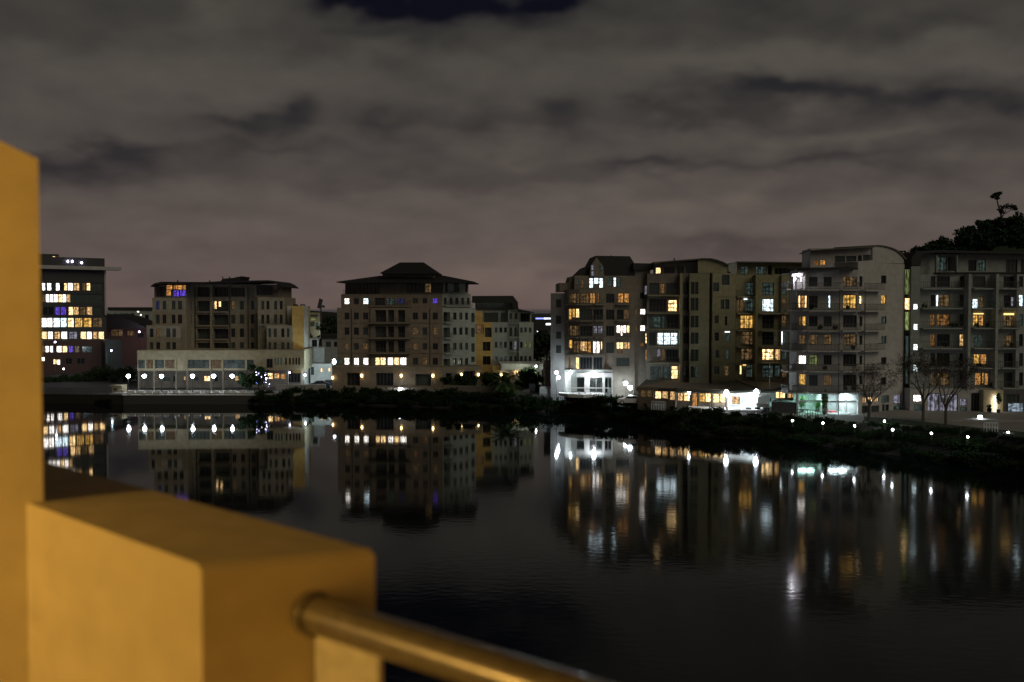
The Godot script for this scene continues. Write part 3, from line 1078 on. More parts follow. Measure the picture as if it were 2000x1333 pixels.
# ---------------------------------------------------------------- dark glass office block with lit floors
func make_office() -> void:
	var base := at(140, 745, 255)
	var b := thing("office_building", "dark glass office block with lit floors and a thin overhanging roof slab", "building", Vector3(base.x, 2.3, base.z))
	var f0 := [[20, 248], [205, 262]]
	var ops := []
	var row1 := [[82, 88, "n"], [92, 100, "n"], [101, 108, "d"], [109, 116, "n"], [117, 124, "d"], [125, 130, "w"], [132, 142, "n"], [143, 155, "e"], [161, 168, "m"], [169, 176, "w"], [178, 200, "d"]]
	for r in row1: ops.append([r[2], r[0], 553, r[1], 568, 2, 1, 0.3])
	for r in [[82, 88, "m"], [89, 96, "n"], [97, 104, "n"], [105.5, 113, "n"], [114, 121, "w"], [122, 129, "n"], [130, 137, "e"], [139, 200, "d"]]: ops.append([r[2], r[0], 575, r[1], 591, 2, 1, 0.3])
	for r in [[82, 105, "d"], [107, 117, "p"], [118.5, 129, "p"], [134, 143, "w"], [144.5, 154, "e"], [156, 167, "m"], [169, 180, "e"], [182, 200, "d"]]: ops.append([r[2], r[0], 599.5, r[1], 616, 2, 1, 0.3])
	mass(b, "tower_wall", f0, 26, hy(618.5, 258), hy(505, 262), {0: ops}, mats.officewall)
	ops = []
	for r in [[81, 91, "n"], [92, 102, "n"], [104, 117, "c"], [118.5, 130, "c"], [132, 144, "w"], [146, 161, "y"], [163, 179, "y"], [181, 200, "m"]]: ops.append([r[2], r[0], 621, r[1], 640, 2, 1, 0.3])
	for r in [[81, 91, "w"], [93, 103, "n"], [106, 117, "e"], [119, 131, "n"], [134, 151, "l"], [157, 168, "w"], [169.5, 179, "n"], [181, 190, "e"], [192, 203, "w"]]: ops.append([r[2], r[0], 648, r[1], 663, 2, 1, 0.3])
	mass(b, "podium_wall", [[20, 246], [207, 259]], 28, hy(665, 252), hy(618.6, 258), {0: ops}, mats.officewall)
	ops = []
	for r in [[82, 88, "m"], [89, 95, "n"], [97, 103, "n"], [105, 108, "d"], [110, 120, "n"], [122, 131, "w"], [134, 143, "p"], [146, 155, "m"], [160, 180, "d"]]: ops.append([r[2], r[0], 676, r[1], 689, 2, 1, 0.3])
	for r in [[81, 87, "n", 698, 706], [104, 110, "w", 702, 712], [111, 117, "n", 703, 713], [128, 140, "d", 700, 712], [150, 165, "d", 700, 712]]: ops.append([r[2], r[0], r[3], r[1], r[4], 2, 1, 0.3])
	mass(b, "brick_wall", [[20, 244], [204, 256]], 28, 1.5, hy(665.1, 250), {0: ops}, mats.brick)
	mass(b, "side_wing_wall", [[204.5, 250], [237, 252]], 20, 1.5, hy(664, 251), {0: [["k", 206, 689, 208.5, 711, 1, 1, 0.2]]}, mats.officewall)
	var f := facade(xz(20, 248), xz(205, 262))
	mass(b, "rooftop_plant_wall", [[40, 254], [116, 258]], 12, hy(505, 262), hy(496, 256), {0: [["w", 102, 501, 107, 504], ["m", 110, 501, 113, 505]]}, mats.officewall)
	for px in [131.0, 139.5, 158.0]:
		var q := on(f, px, 511)
		wall_light("small white floodlight on the office block's roof edge", f, px, 511 if px < 150 else 513.5, 0.6, "bulb_violet", Color(0.9, 0.9, 1.0), "roof floodlights on the office block", 0.22, 0.5)
	fpart(b, "roof_slab", mats.grey, f, 0, 522.5, 232, 523.6, -1.0, 2.2)
	fpart(b, "corner_fin", mats.grey, f, 203.2, 526, 205.2, 616, 0.004, 0.5)

# ---------------------------------------------------------------- pale block with curved roof ends, wings and a long podium
func make_terrace_block() -> void:
	var base := at(430, 765, 205)
	var b := thing("apartment_building", "beige terraced apartment block with a curved dark roof and long podium", "apartment block", Vector3(base.x, 2.2, base.z))
	var y_pod := hy(684, 205)
	var rows := [[588, 605], [615, 632.5], [642, 659], [669, 682.5]]
	# centre
	var ops := []
	ops += grid([[384, 411], [416, 446]], [[561, 580], [588, 608], [615, 635], [642.5, 662], [670, 683]], "d", {"1,1": "d"}, 3, 1, 1.3)
	ops += grid([[368.5, 373.5]], rows, "d", {}, 1)
	ops += grid([[451, 459], [468, 476]], rows, "d", {"0,0": "m"}, 2)
	ops += grid([[489.5, 496]], rows, "d", {}, 1)
	ops += [["d", 451, 562, 478, 580, 4]]
	var fs := mass(b, "wall", [[360, 213.5], [505, 213.5]], 16, y_pod - 0.1, hy(555, 212), {0: ops}, mats.beige)
	var fc: Dictionary = fs[0]
	# warm lit door in one balcony recess
	for w in [[417, 588.5, 423, 604], [427, 589, 431.5, 600]]:
		var fin := facade(xz(360, 214.72), xz(505, 214.72))
		var a := on(fin, w[0], w[3])
		var c := on(fin, w[2], w[1])
		window(b, fin, {"u0": a.x, "u1": c.x, "y0": a.y, "y1": c.y, "depth": 0.0}, "w", 2, 1)
	fpart(b, "pier", mats.beige, fc, 411.5, 556, 415.5, 683.5, 0.003, 0.5)
	for py in [581.0, 609.0, 636.0, 663.0]:
		for c in [[383, 411], [416, 447]]: balcony(b, fc, c[0], c[1], py, 0.6, 0.95, mats.beige)
	for px in [380.5, 448.5, 484.0]: fpart(b, "downpipe", mats.frame, fc, px, 560, px + 0.7, 683, 0.02, 0.14)
	# wings
	mass(b, "wing_wall", [[297, 209], [363, 209.5]], 18, y_pod - 0.1, hy(582, 209), {0: grid([[304, 311], [317, 324], [335, 342], [347, 355]], [rows[0], rows[1]], "d", {"0,0": "v"}, 2)}, mats.beige)
	mass(b, "lower_wing_wall", [[285, 206.5], [351.6, 206.5]], 12, y_pod - 0.1, hy(636, 206.5), {0: grid([[292, 299], [304.5, 312], [324, 332], [336, 343]], [rows[2], rows[3]], "d", {"0,1": "m"}, 2)}, mats.beige)
	var f4 := mass(b, "wing_wall", [[503, 209.5], [556, 210]], 18, y_pod - 0.1, hy(581, 209.5), {0: grid([[510, 515.5], [520, 525.6], [535, 541], [546, 551.5]], [rows[0], rows[1]], "d", {}, 1)}, mats.beige)
	balcony(b, f4[0], 505, 562, 634, 1.2, 1.0, mats.beige)
	f4 = mass(b, "lower_wing_wall", [[520, 207], [570, 207.5]], 12, y_pod - 0.1, hy(636, 207), {0: grid([[524, 529], [534, 540], [549, 555], [560, 565]], [rows[2], rows[3]], "d", {}, 1)}, mats.beige)
	balcony(b, f4[0], 521, 573, 683, 1.0, 1.0, mats.beige)
	# penthouses under the curved roof
	mass(b, "penthouse_wall", [[303, 210.5], [366, 211]], 12, hy(582, 209) + 0.01, hy(557, 211), {0: [["d", 305, 560, 322, 580, 3], ["o", 324, 556.8, 336, 566, 1], ["o", 337.5, 556.8, 363, 566, 3], ["o", 324, 567, 333, 578, 1], ["p", 337.5, 567, 349, 580, 2], ["p", 350.5, 567, 363, 579, 2]]}, mats.taupe)
	mass(b, "penthouse_wall", [[497, 211], [545, 211]], 12, hy(581, 209.5) + 0.01, hy(556, 211), {0: [["d", 500, 557.5, 532, 577, 5]]}, mats.taupe)
	var fr := facade(xz(290, 209), xz(560, 209))
	fslab(b, "roof", mats.roof, fr, [[298, 561], [300.5, 557.5], [307, 553.5], [319, 551], [405, 551.5], [440, 549.5], [527, 548], [536, 549], [546, 553.5], [555, 560.5], [553, 561.5], [544, 556], [534, 552], [526, 551], [440, 553], [405, 555], [320, 554.5], [309, 557], [303, 560]], 1.5, 16)
	for px in [303.5, 549.5]: fpart(b, "roof_post", mats.frame, fr, px, 559, px + 1.3, 582, 0.6, 0.75)
	fslab(b, "lift_house", mats.roof, fr, [[418, 550], [424, 543.5], [447, 541.5], [461, 538.5], [457, 549]], -4, 7)
	for px in [331.0, 395.0, 421.0, 434.5, 449.0]: fpart(b, "roof_vent", mats.roof, fr, px, 539 if px > 400 else 546, px + 1.2, 552, -5, -4.7)
	# podium
	ops = [["k", 269, 703, 283, 720, 2], ["m", 285, 703, 298, 720, 3], ["k", 302, 703, 320, 720, 3], ["m", 322, 703, 340, 720, 3], ["k", 366, 703, 408, 720, 6], ["m", 412, 703, 432, 720, 3], ["k", 436, 703, 478, 720, 6], ["d", 481, 703, 495, 720, 2], ["d", 520, 701, 532, 719, 2]]
	for px in [536.0, 541.5, 547.0, 556.5, 564.0, 570.5, 576.5, 582.0]: ops.append(["k" if px < 550 else "d", px, 699, px + 3.4, 713, 1, 1, 0.3])
	fs = mass(b, "podium_wall", [[266.5, 203], [593, 205]], 14, hy(724, 204), y_pod, {0: ops}, mats.cream)
	fc = fs[0]
	balcony(b, fc, 505, 520, 683.8, 0.3, 0.0, mats.cream)
	for px in [283.6, 299.5, 341.5, 363.0, 409.5, 433.5, 480.0]: fpart(b, "pier", mats.cream, fc, px, 702, px + 2.2, 723.6, 0.003, 0.35)
	# recessed restaurant floor below, with pillars
	ops = []
	var kinds := ["d", "m", "d", "d", "e", "d", "w", "d", "m", "e", "d", "w"]
	for k in 12: ops.append([kinds[k], 278 + k * 20, 735 + (k % 3), 278 + k * 20 + [4, 9, 14, 7][k % 4], 743 + (k % 4), 2, 1, 0.3])
	ops += [["w", 521, 729, 532, 741, 2], ["e", 535, 730, 545, 740, 2], ["o", 547, 731, 557, 741, 2], ["d", 561, 730, 586, 748, 4]]
	mass(b, "restaurant_wall", [[270, 208], [588, 209.5]], 8, 1.6, hy(723.5, 208), {0: ops}, mats.taupe)
	var fg := facade(xz(266.5, 203.4), xz(593, 205.4))
	for px in [269.0, 299.0, 342.0, 364.0, 410.0, 434.0, 481.0, 520.0, 560.0, 590.0]: fpart(b, "pillar", mats.taupe, fg, px, 723.6, px + 2.4, 768, -0.5, 0.003)
	fpart(b, "sign_board", mats.red, facade(xz(270, 207.6), xz(588, 209.1)), 536, 727, 545, 728.6, 0.1, 0.16)
	# ochre stair tower with a white return
	mass(b, "ochre_tower_wall", [[569.5, 209.2], [593.2, 209.5]], 16, y_pod - 5.0, hy(598, 209.5), {}, mats.ochre)
	mass(b, "white_tower_wall", [[593.3, 209.6], [602, 216]], 0.6, 1.6, hy(597, 210), {}, mats.white)
	mass(b, "white_tower_wall", [[557, 214], [569.3, 214]], 10, hy(690, 212), hy(598, 213), {}, mats.white)
	for px in [562.0, 576.0]: fpart(b, "roof_vent", mats.roof, fr, px, 594.5, px + 6, 598.5, -7, -5)
	# the neighbouring low white building
	b = thing("white_outbuilding", "low stepped white building beside the ochre stair tower", "building", at(620, 735, 222))
	mass(b, "wall", [[602.7, 222], [633, 223]], 10, 1.6, hy(679, 222), {}, mats.white)
	mass(b, "upper_wall", [[602.7, 222.6], [622, 223]], 8, hy(679, 222) + 0.01, hy(662, 222), {0: [["d", 609, 664, 619, 677.5, 2]]}, mats.white)
	mass(b, "annex_wall", [[605, 216], [647.6, 217]], 5, 1.6, hy(711, 216), {0: [["d", 607, 717, 613, 733, 1], ["w", 626, 720, 629.5, 727, 1], ["w", 641.5, 719, 644.5, 726, 1]]}, mats.white)
	var fo := facade(xz(602.7, 222), xz(633, 223))
	wall_light("cool white floodlight above the cars by the low white building", facade(xz(630, 208), xz(665, 208)), 654, 706.5, 40, "bulb_cool", Color(0.85, 0.97, 1.0), "", 0.36, 1.0)
	wall_light("bluish canopy lamp at the foot of the white stair tower", facade(xz(570, 204.8), xz(600, 205)), 596, 733, 3, "bulb_small", Color(0.85, 0.95, 1.0), "", 0.16, 0.4)
	wall_light("violet-white lamp under the podium beside the restaurant", facade(xz(540, 206), xz(590, 206)), 566, 728, 1.5, "bulb_violet", Color(0.85, 0.85, 1.0), "", 0.14, 0.3)
	# small tree hung with blue lights in front of the restaurant
	var foot := at(515, 766, 199)
	foot.y = 2.06
	b = leafy_tree("decorated_tree", "small dark tree strung with blue-violet lights before the restaurant", foot, 4.6, 3.2, 61, Color(0.03, 0.05, 0.025), "", 0.3, 0.16, 12, 70)
	for k in 22:
		var m := Mesher.new()
		var p := foot + Vector3(rng.randf_range(-1.4, 1.4), rng.randf_range(0.8, 4.4), rng.randf_range(0.4, 1.6))
		m.ball(p, Vector3.ONE * 0.075, 6, 4)
		part(m, "string_light", mats.bulb_violet if k % 2 else mats.sign_blue, b)

# ---------------------------------------------------------------- brown block with a hipped roof
func hip(b: Node3D, called: String, f: Dictionary, x0: float, x1: float, py_e: float, r0: float, r1: float, py_r: float, out: float, deep: float, mat: Material) -> void:
	var m := Mesher.new()
	var a := on(f, x0, py_e)
	var c := on(f, x1, py_e)
	var d := on(f, r0, py_r)
	var e := on(f, r1, py_r)
	var yb := a.y
	var p := [p3(f, a.x, yb, out), p3(f, c.x, yb, out), p3(f, c.x, yb, out - deep), p3(f, a.x, yb, out - deep)]
	var k := (out - deep * 0.5)
	var q := [p3(f, d.x, d.y, k + deep * 0.08), p3(f, e.x, d.y, k + deep * 0.08), p3(f, e.x, d.y, k - deep * 0.08), p3(f, d.x, d.y, k - deep * 0.08)]
	var th := Vector3(0, -0.18, 0)
	for i in 4:
		var j := (i + 1) % 4
		m.quad(p[i], p[j], q[j], q[i])
		m.quad(p[i] + th, p[j] + th, p[j], p[i])
	m.quad(q[0], q[1], q[2], q[3])
	m.quad(p[3] + th, p[2] + th, p[1] + th, p[0] + th)
	part(m, called, mat, b)

func make_hip_block() -> void:
	var base := at(770, 760, 203)
	var b := thing("apartment_building", "brown apartment block with a dark hipped roof tower above wide eaves", "apartment block", Vector3(base.x, 2.3, base.z))
	var rows := [[583, 594.5], [611, 624.5], [640, 654.5], [671, 683.5], [699.5, 713]]
	var ops := grid([[672.6, 682], [691, 700.5], [709, 719]], [rows[1], rows[2], rows[3], rows[4]], "d", {"2,0": "m", "2,2": "m", "3,0": "n", "3,1": "n", "3,2": "n"}, 2, 2)
	ops += grid([[806, 816], [825, 834], [845, 855]], [rows[1], rows[2], rows[3], rows[4]], "d", {"1,0": "m", "1,2": "m", "2,0": "m", "3,1": "m"}, 2, 2)
	ops += grid([[732.5, 754], [757.5, 769.5], [777, 791]], [[606, 629], [638, 659], [666, 688]], "d", {}, 3, 1, 1.2)
	ops += [["w", 732, 699, 741, 714, 2, 1, 0.8], ["w", 742, 699, 753, 714, 2, 1, 0.8], ["n", 756, 699, 767, 714, 3, 1, 0.8], ["w", 768, 699, 779, 714, 3, 1, 0.8], ["n", 780, 699, 793, 714, 3, 1, 0.8], ["k", 660, 699, 666, 712, 1]]
	var r2 := [[885, 891.5], [897, 903], [908.4, 914]]
	var ops2 := grid(r2, [[611, 625], [640, 654.5], [670, 684], [700, 713]], "d", {}, 1, 1)
	ops2 += grid([[866, 879]], [[610, 629], [640, 660], [671, 689], [701, 719]], "d", {}, 2, 1, 1.0)
	ops2 += grid([[920.5, 927]], [[612, 630], [641, 659], [671, 688], [697, 708]], "d", {}, 1, 1, 0.8)
	var y_top := hy(601.5, 202)
	var fs := mass(b, "wall", [[658, 202.6], [864, 202]], 20, hy(716, 202), y_top, {0: ops}, mats.brown)
	var f: Dictionary = fs[0]
	fs = mass(b, "side_wall", [[864.2, 202], [929, 209]], 14, hy(716, 202), y_top, {0: ops2}, mats.coolgrey)  # side walls tinted grey to stand in for lamplight on this face
	var fs2: Dictionary = fs[0]
	for py in [630.5, 660.0, 689.5]: balcony(b, f, 722, 803, py, 1.3, 1.0, mats.brown)
	for py in [630.0, 660.5, 690.0]: balcony(b, fs2, 865, 881, py, 0.9, 1.0, mats.coolgrey)
	for py in [630.5, 660.0, 689.5]:
		for c in [[659, 721], [804, 863]]: fpart(b, "string_course", mats.brown, f, c[0], py - 0.7, c[1], py + 0.7, 0.003, 0.12)
	for px in [686.5, 722.5, 839.5]: fpart(b, "downpipe", mats.frame, f, px, 603, px + 0.7, 715, 0.02, 0.14)
	# set-back storey
	ops = [["n", 672.6, 583, 682, 594.5, 2, 2], ["d", 691, 583, 700.5, 594.5, 2, 2], ["c", 709, 583, 719, 594.5, 2, 2], ["d", 732, 582, 752, 597, 3], ["k", 755, 583, 771, 596, 3], ["v", 777, 583, 790, 594, 2], ["d", 806, 583, 816, 593, 2, 2], ["d", 825, 583, 834, 593, 2, 2], ["p", 845, 583, 855, 593, 2, 2]]
	fs = mass(b, "upper_wall", [[666, 203.4], [864, 202.8]], 18, y_top + 0.005, hy(575, 203), {0: ops}, mats.brown)
	balcony(b, fs[0], 722, 803, 597.5, 0.6, 1.0, mats.brown)
	fs = mass(b, "upper_side_wall", [[864.2, 202.8], [919.5, 208.8]], 13, y_top + 0.005, hy(574, 203), {0: grid([[867, 872], [878, 884], [889, 895], [901, 906], [912, 917]], [[582, 595]], "d", {}, 1)}, mats.coolgrey)
	balcony(b, fs[0], 865, 919, 597.5, 0.8, 1.0, mats.coolgrey)
	# glazed top storey below the eaves
	fs = mass(b, "top_storey_wall", [[674, 204.6], [866, 204]], 15, hy(575, 203) + 0.005, hy(549.5, 204), {0: [["d", 676, 554, 700, 574, 4], ["d", 702, 554, 740, 574, 5], ["d", 795, 554, 828, 572, 4], ["m", 830, 554, 842, 572, 2], ["d", 844, 554, 864, 572, 3]]}, mats.taupe)
	balcony(b, fs[0], 671, 742, 575.5, 0.5, 0.9, mats.taupe)
	mass(b, "top_storey_side_wall", [[866.2, 204.2], [915, 209.4]], 12, hy(574, 203) + 0.005, hy(550, 204), {0: [["d", 868, 552, 874, 571, 1], ["d", 886, 552, 896, 571, 2], ["d", 908.5, 552, 913, 571, 1]]}, mats.coolgrey)
	hip(b, "roof", f, 661, 927, 551, 735, 862, 537, 2.0, 17, mats.roof)
	mass(b, "roof_tower_wall", [[747, 205], [849, 204.6]], 11, hy(576, 203) + 0.2, hy(532, 205), {0: [["d", 753, 541, 792, 574, 5], ["d", 800, 541, 830, 549, 4]]}, mats.taupe)
	hip(b, "tower_roof", f, 742.5, 852.5, 533, 774, 821, 510.5, 0.0, 12, mats.roof)
	# ground floor
	ops = [["d", 676, 729, 704, 754, 4, 1, 1.0], ["d", 733, 729, 768, 754, 5, 1, 1.0], ["d", 810.5, 731, 842, 754, 5, 1, 1.0]]
	fs = mass(b, "ground_floor_wall", [[648, 200.5], [866, 198.5]], 12, 1.6, hy(716.1, 200), {0: ops}, mats.brown)
	f = fs[0]
	fs = mass(b, "garden_wall", [[866.5, 199], [940, 204]], 10, 1.6, hy(716.1, 201), {0: [["d", 871, 729, 882, 754, 2, 1, 0.8], ["d", 905, 725, 928, 750, 3, 1, 0.8]]}, mats.taupe)
	for px in [707.0, 784.0, 846.0]:
		fpart(b, "pilaster", mats.brown, f, px - 4, 717, px + 4, 756, 0.003, 0.12)
		wall_light("warm up-and-down wall lamp on the brown block's ground floor", f, px, 734, 3.0, "bulb_warm", Color(1.0, 0.74, 0.36), "warm wall lamps on the brown block", 0.2, 0.34)
	wall_light("warm wall lamp at the end of the brown block beside parked cars", f, 650, 738, 3.0, "bulb_warm", Color(1.0, 0.66, 0.28), "", 0.18, 0.25)
	for px in [900.0, 933.0]:
		wall_light("warm lamp on the garden wall beside the shrubs", fs[0], px, 732, 4.0, "bulb_warm", Color(1.0, 0.75, 0.36), "garden wall lamps", 0.18, 0.25)

# ---------------------------------------------------------------- block with an ochre bay
func make_ochre_block() -> void:
	var base := at(985, 745, 217)
	var b := thing("apartment_building", "pale apartment block with an ochre painted bay and a flat dark roof", "apartment block", Vector3(base.x, 2.3, base.z))
	var rows := [[640, 650], [668, 680], [696, 706]]
	var y_t := hy(630, 217)
	var ops := [["d", 947, 640, 960, 659, 2, 1, 1.0], ["d", 943, 668, 958, 686, 2, 1, 1.0], ["d", 943, 696, 958.5, 713, 2, 1, 1.0], ["m", 928, 634, 945, 652, 2, 1, 1.0]]
	mass(b, "ochre_wall", [[926, 216], [961, 216.4]], 14, 1.6, y_t, {0: ops}, mats.ochre)
	mass(b, "ochre_upper_wall", [[927, 217], [942, 217]], 12, y_t + 0.005, hy(608, 217), {}, mats.ochre)
	ops = grid([[966.5, 971.5], [975.5, 981], [984.5, 990]], rows, "d", {}, 1)
	mass(b, "wall", [[961.2, 217], [992, 217.5]], 13, 1.6, y_t, {0: ops}, mats.coolgrey)
	ops = grid([[995, 1000.5], [1004.5, 1010.5]], [[640, 657], [667, 684], [696, 706]], "d", {"1,1": "l"}, 1, 1, 0.5)
	var fs := mass(b, "middle_wall", [[992.2, 217.8], [1014, 217.8]], 13, 1.6, hy(605, 217), {0: ops + [["d", 995, 612, 1000, 624, 1], ["d", 1005, 612, 1010.5, 624, 1]]}, mats.coolgrey)
	for py in [631.0, 658.5, 685.5]: balcony(b, fs[0], 992.8, 1013.6, py, 0.9, 1.0, mats.coolgrey)
	ops = grid([[1016, 1021], [1024, 1029], [1033, 1038]], rows, "d", {"1,1": "g", "1,2": "g"}, 1)
	mass(b, "wall", [[1014.2, 217.2], [1042, 219]], 12, 1.6, y_t, {0: ops}, mats.coolgrey)
	fs = mass(b, "penthouse_wall", [[942.2, 219], [992, 219]], 10, y_t + 0.005, hy(607, 218), {0: [["d", 945, 611, 973, 629, 4], ["d", 978, 611, 988, 629, 2]]}, mats.coolgrey)
	balcony(b, fs[0], 942.6, 991, 630, 1.6, 1.0, mats.coolgrey)
	mass(b, "attic_wall", [[928, 220], [1012, 220]], 9, hy(607, 218) + 0.005, hy(590, 220), {}, mats.coolgrey)
	mass(b, "end_penthouse_wall", [[1014.2, 219], [1038, 220]], 9, y_t + 0.005, hy(608.5, 219), {0: [["d", 1017, 612, 1035, 629, 3]]}, mats.coolgrey)
	var f := facade(xz(920, 217), xz(1045, 217))
	fslab(b, "roof", mats.roof, f, [[922, 591.5], [922, 578.5], [1002, 578], [1011, 590], [1013, 604], [1003, 604], [1000, 592]], 0.5, 14)
	fslab(b, "end_roof", mats.roof, f, [[1012, 609], [1012, 603.5], [1044, 610.5], [1043, 611.8]], 0.8, 12)
	# white canopied ground floor
	ops = [["d", 982, 727, 990, 742, 2], ["m", 994, 727, 1003, 742, 2], ["d", 1014, 727, 1024, 742, 2], ["g", 1035, 727, 1041, 742, 1], ["d", 1046, 727, 1054, 742, 2]]
	fs = mass(b, "shop_wall", [[976, 211], [1058, 212]], 5.5, 1.6, hy(709, 211), {0: ops}, mats.white)
	fpart(b, "canopy", mats.white, fs[0], 978, 710, 1059, 722, 0.3, 1.4)
	fpart(b, "entrance_post", mats.ochre, fs[0], 962, 714, 976, 728, 0.1, 0.4)
	wall_light("warm wall lamp under the white shop canopy", fs[0], 978.5, 733.5, 5.0, "bulb_warm", Color(1.0, 0.82, 0.5), "lamps of the canopied shop", 0.18, 0.3)
	wall_light("warm wall lamp under the white shop canopy", fs[0], 1009, 727.5, 5.0, "bulb_warm", Color(1.0, 0.85, 0.55), "lamps of the canopied shop", 0.18, 0.3)
	wall_light("cool floodlight over the pale shop forecourt", facade(xz(1030, 206), xz(1060, 206)), 1047, 716, 14, "bulb_small", Color(0.95, 1.0, 0.85), "", 0.16, 0.3)
	# small white hut with a lit front
	b = thing("white_kiosk", "small white hut with a bright front behind the palm", "hut", at(1039, 752, 205))
	mass(b, "wall", [[1033, 205], [1045, 205]], 2.5, 1.8, hy(737, 205), {0: [["n", 1035, 739, 1043, 745, 2]]}, mats.white)
	b = thing("gate_pillar", "dark gate pillar with a rounded cap beside the white path", "gate pillar", at(1039.5, 768, 190))
	var m := Mesher.new()
	var q := at(1039.5, 768, 190)
	m.box(Vector3(q.x - 0.55, 1.9, q.z - 0.5), Vector3(q.x + 0.55, hy(750, 190), q.z + 0.5))
	part(m, "shaft", mats.darkgrey, b)
	m = Mesher.new()
	m.ball(Vector3(q.x, hy(745.5, 190), q.z), Vector3(0.34, 0.42, 0.34))
	part(m, "cap", mats.darkgrey, b)

# ---------------------------------------------------------------- block with a black gabled roof
func make_gable_block() -> void:
	var base := at(1180, 772, 178)
	var b := thing("apartment_building", "tall apartment block with a black gabled roof and many lit windows", "apartment block", Vector3(base.x, 2.6, base.z))
	mass(b, "end_wall", [[1075.5, 181], [1102.5, 179.5]], 12, 1.8, hy(573, 180), {0: grid([[1086, 1096]], [[585, 601], [617, 633], [648, 662], [675, 690]], "h", {}, 2, 1, 0.1)}, mats.grey)
	mass(b, "end_base_wall", [[1062, 186], [1103, 184.5]], 8, 1.8, hy(705, 185), {}, mats.taupe)
	# rounded bay
	var bayf := [[1102.5, 179.3], [1110, 177.4], [1132, 176.2], [1158, 176.2], [1180, 177]]
	var ops := {}
	ops[1] = [["m", 1112, 573, 1131, 593, 3], ["y", 1110.6, 603, 1116, 625, 1], ["y", 1117.5, 603, 1122.5, 621, 1], ["w", 1124, 603, 1131, 621, 2], ["m", 1112, 636, 1130, 657, 4], ["y", 1110.6, 664, 1117.5, 681, 1], ["m", 1119, 666, 1130.5, 690, 2], ["o", 1110.6, 697, 1115, 718, 1], ["w", 1123.6, 698, 1130.8, 722, 2]]
	ops[2] = [["m", 1134, 573, 1151, 593, 3], ["o", 1153, 572.5, 1157.6, 593, 2], ["d", 1133, 604, 1157, 625, 4], ["d", 1133, 637, 1157, 657, 4], ["e", 1133, 667, 1147, 687, 3], ["o", 1148.5, 667, 1154, 690, 1], ["d", 1133, 698, 1157.5, 722, 4]]
	ops[3] = [["o", 1158.6, 572.5, 1163, 593, 1], ["o", 1167.5, 572.5, 1172, 593, 1], ["d", 1159, 604, 1178, 625, 3], ["l", 1160, 637, 1167, 652, 2], ["l", 1168.5, 637, 1178, 652, 3], ["n", 1159, 667, 1164.5, 691, 2], ["n", 1165.5, 667, 1172, 691, 2], ["w", 1174, 667, 1177, 684, 1], ["d", 1159, 698, 1177.5, 722, 3]]
	var y_b := hy(566, 177)
	var fs := mass(b, "bay_wall", bayf, 14, hy(723, 177), y_b, ops, mats.taupe)
	for py in [594.5, 626.5, 658.5, 692.0]:
		balcony(b, fs[1], 1110.2, 1131.8, py, 1.0, 0.95, mats.taupe)
		balcony(b, fs[2], 1132.2, 1157.8, py, 1.0, 0.95, mats.taupe)
		balcony(b, fs[3], 1158.2, 1179.8, py, 1.0, 0.95, mats.taupe)
	# flat front
	var o2 := [["o", 1207.5, 573, 1218, 592, 2], ["o", 1219, 573, 1229, 592, 2], ["d", 1205, 605, 1218, 624, 2], ["m", 1219, 605, 1229, 624, 2], ["n", 1204.5, 636, 1212, 651, 1], ["n", 1212.8, 636, 1216.5, 657, 1], ["n", 1217.5, 636, 1223.5, 651, 1], ["w", 1224.5, 636, 1230, 651, 1],
		["w", 1205, 669, 1211, 682, 1], ["w", 1211.8, 669, 1218, 682, 1], ["e", 1219.5, 669, 1225, 682, 1], ["e", 1225.8, 669, 1231, 682, 1], ["m", 1205, 684, 1217, 691, 2], ["d", 1204, 699, 1230, 716, 5], ["d", 1184, 574, 1200, 592, 3], ["d", 1184, 605, 1200, 625, 3], ["d", 1184, 637, 1200, 657, 3], ["d", 1184, 669, 1200, 690, 3]]
	fs = mass(b, "front_wall", [[1180.2, 178], [1240, 178.5]], 13, 1.8, hy(566, 178), {0: o2}, mats.taupe)
	for py in [594.0, 626.0, 659.0]: balcony(b, fs[0], 1203, 1231.5, py, 0.8, 0.95, mats.taupe)
	o2 = [["m", 1241.2, 604, 1244.8, 615, 1], ["m", 1241.2, 636, 1244.8, 648, 1], ["n", 1251, 604, 1261, 614.5, 2], ["n", 1251, 636, 1260.5, 647, 2], ["o", 1251, 670, 1259, 677, 2], ["w", 1261, 651, 1266.5, 672, 1, 3], ["o", 1261, 683, 1267, 704, 1], ["l", 1259.5, 558, 1266, 576, 1], ["d", 1250, 572, 1258, 584, 1]]
	fs = mass(b, "rear_wing_wall", [[1240.3, 179.5], [1270, 180]], 12, 1.8, hy(527, 180), {0: o2}, mats.taupe)
	# top storeys
	o2 = [["c", 1151.5, 543, 1159, 563, 1, 2], ["c", 1161, 543, 1169.5, 555, 2], ["c", 1171, 543, 1178, 563, 1, 2], ["k", 1188, 542, 1197, 560, 2, 2], ["c", 1199, 542, 1203.5, 561, 1, 2], ["k", 1206, 542, 1213, 561, 1, 2], ["k", 1127, 545, 1131, 557, 1], ["m", 1136, 546, 1140, 563, 1]]
	fs = mass(b, "top_storey_wall", [[1122, 178.5], [1240, 179.3]], 11, y_b + 0.005, hy(539, 179), {0: o2}, mats.taupe)
	balcony(b, fs[0], 1123, 1182, 566, 1.4, 0.9, mats.taupe)
	var f := facade(xz(1075, 178.6), xz(1275, 179.4))
	var ft := facade(xz(1060, 178.2), xz(1200, 178.8))
	fslab(b, "terrace_wall", mats.taupe, f, [[1094, 570], [1094, 552.5], [1112, 552.5], [1115, 542.5], [1124, 538.5], [1124, 570]], -1.0, 7)
	fslab(b, "step_roof", mats.roof, f, [[1124, 540], [1143, 521.5], [1153, 521.5], [1153, 541]], -0.6, 8)
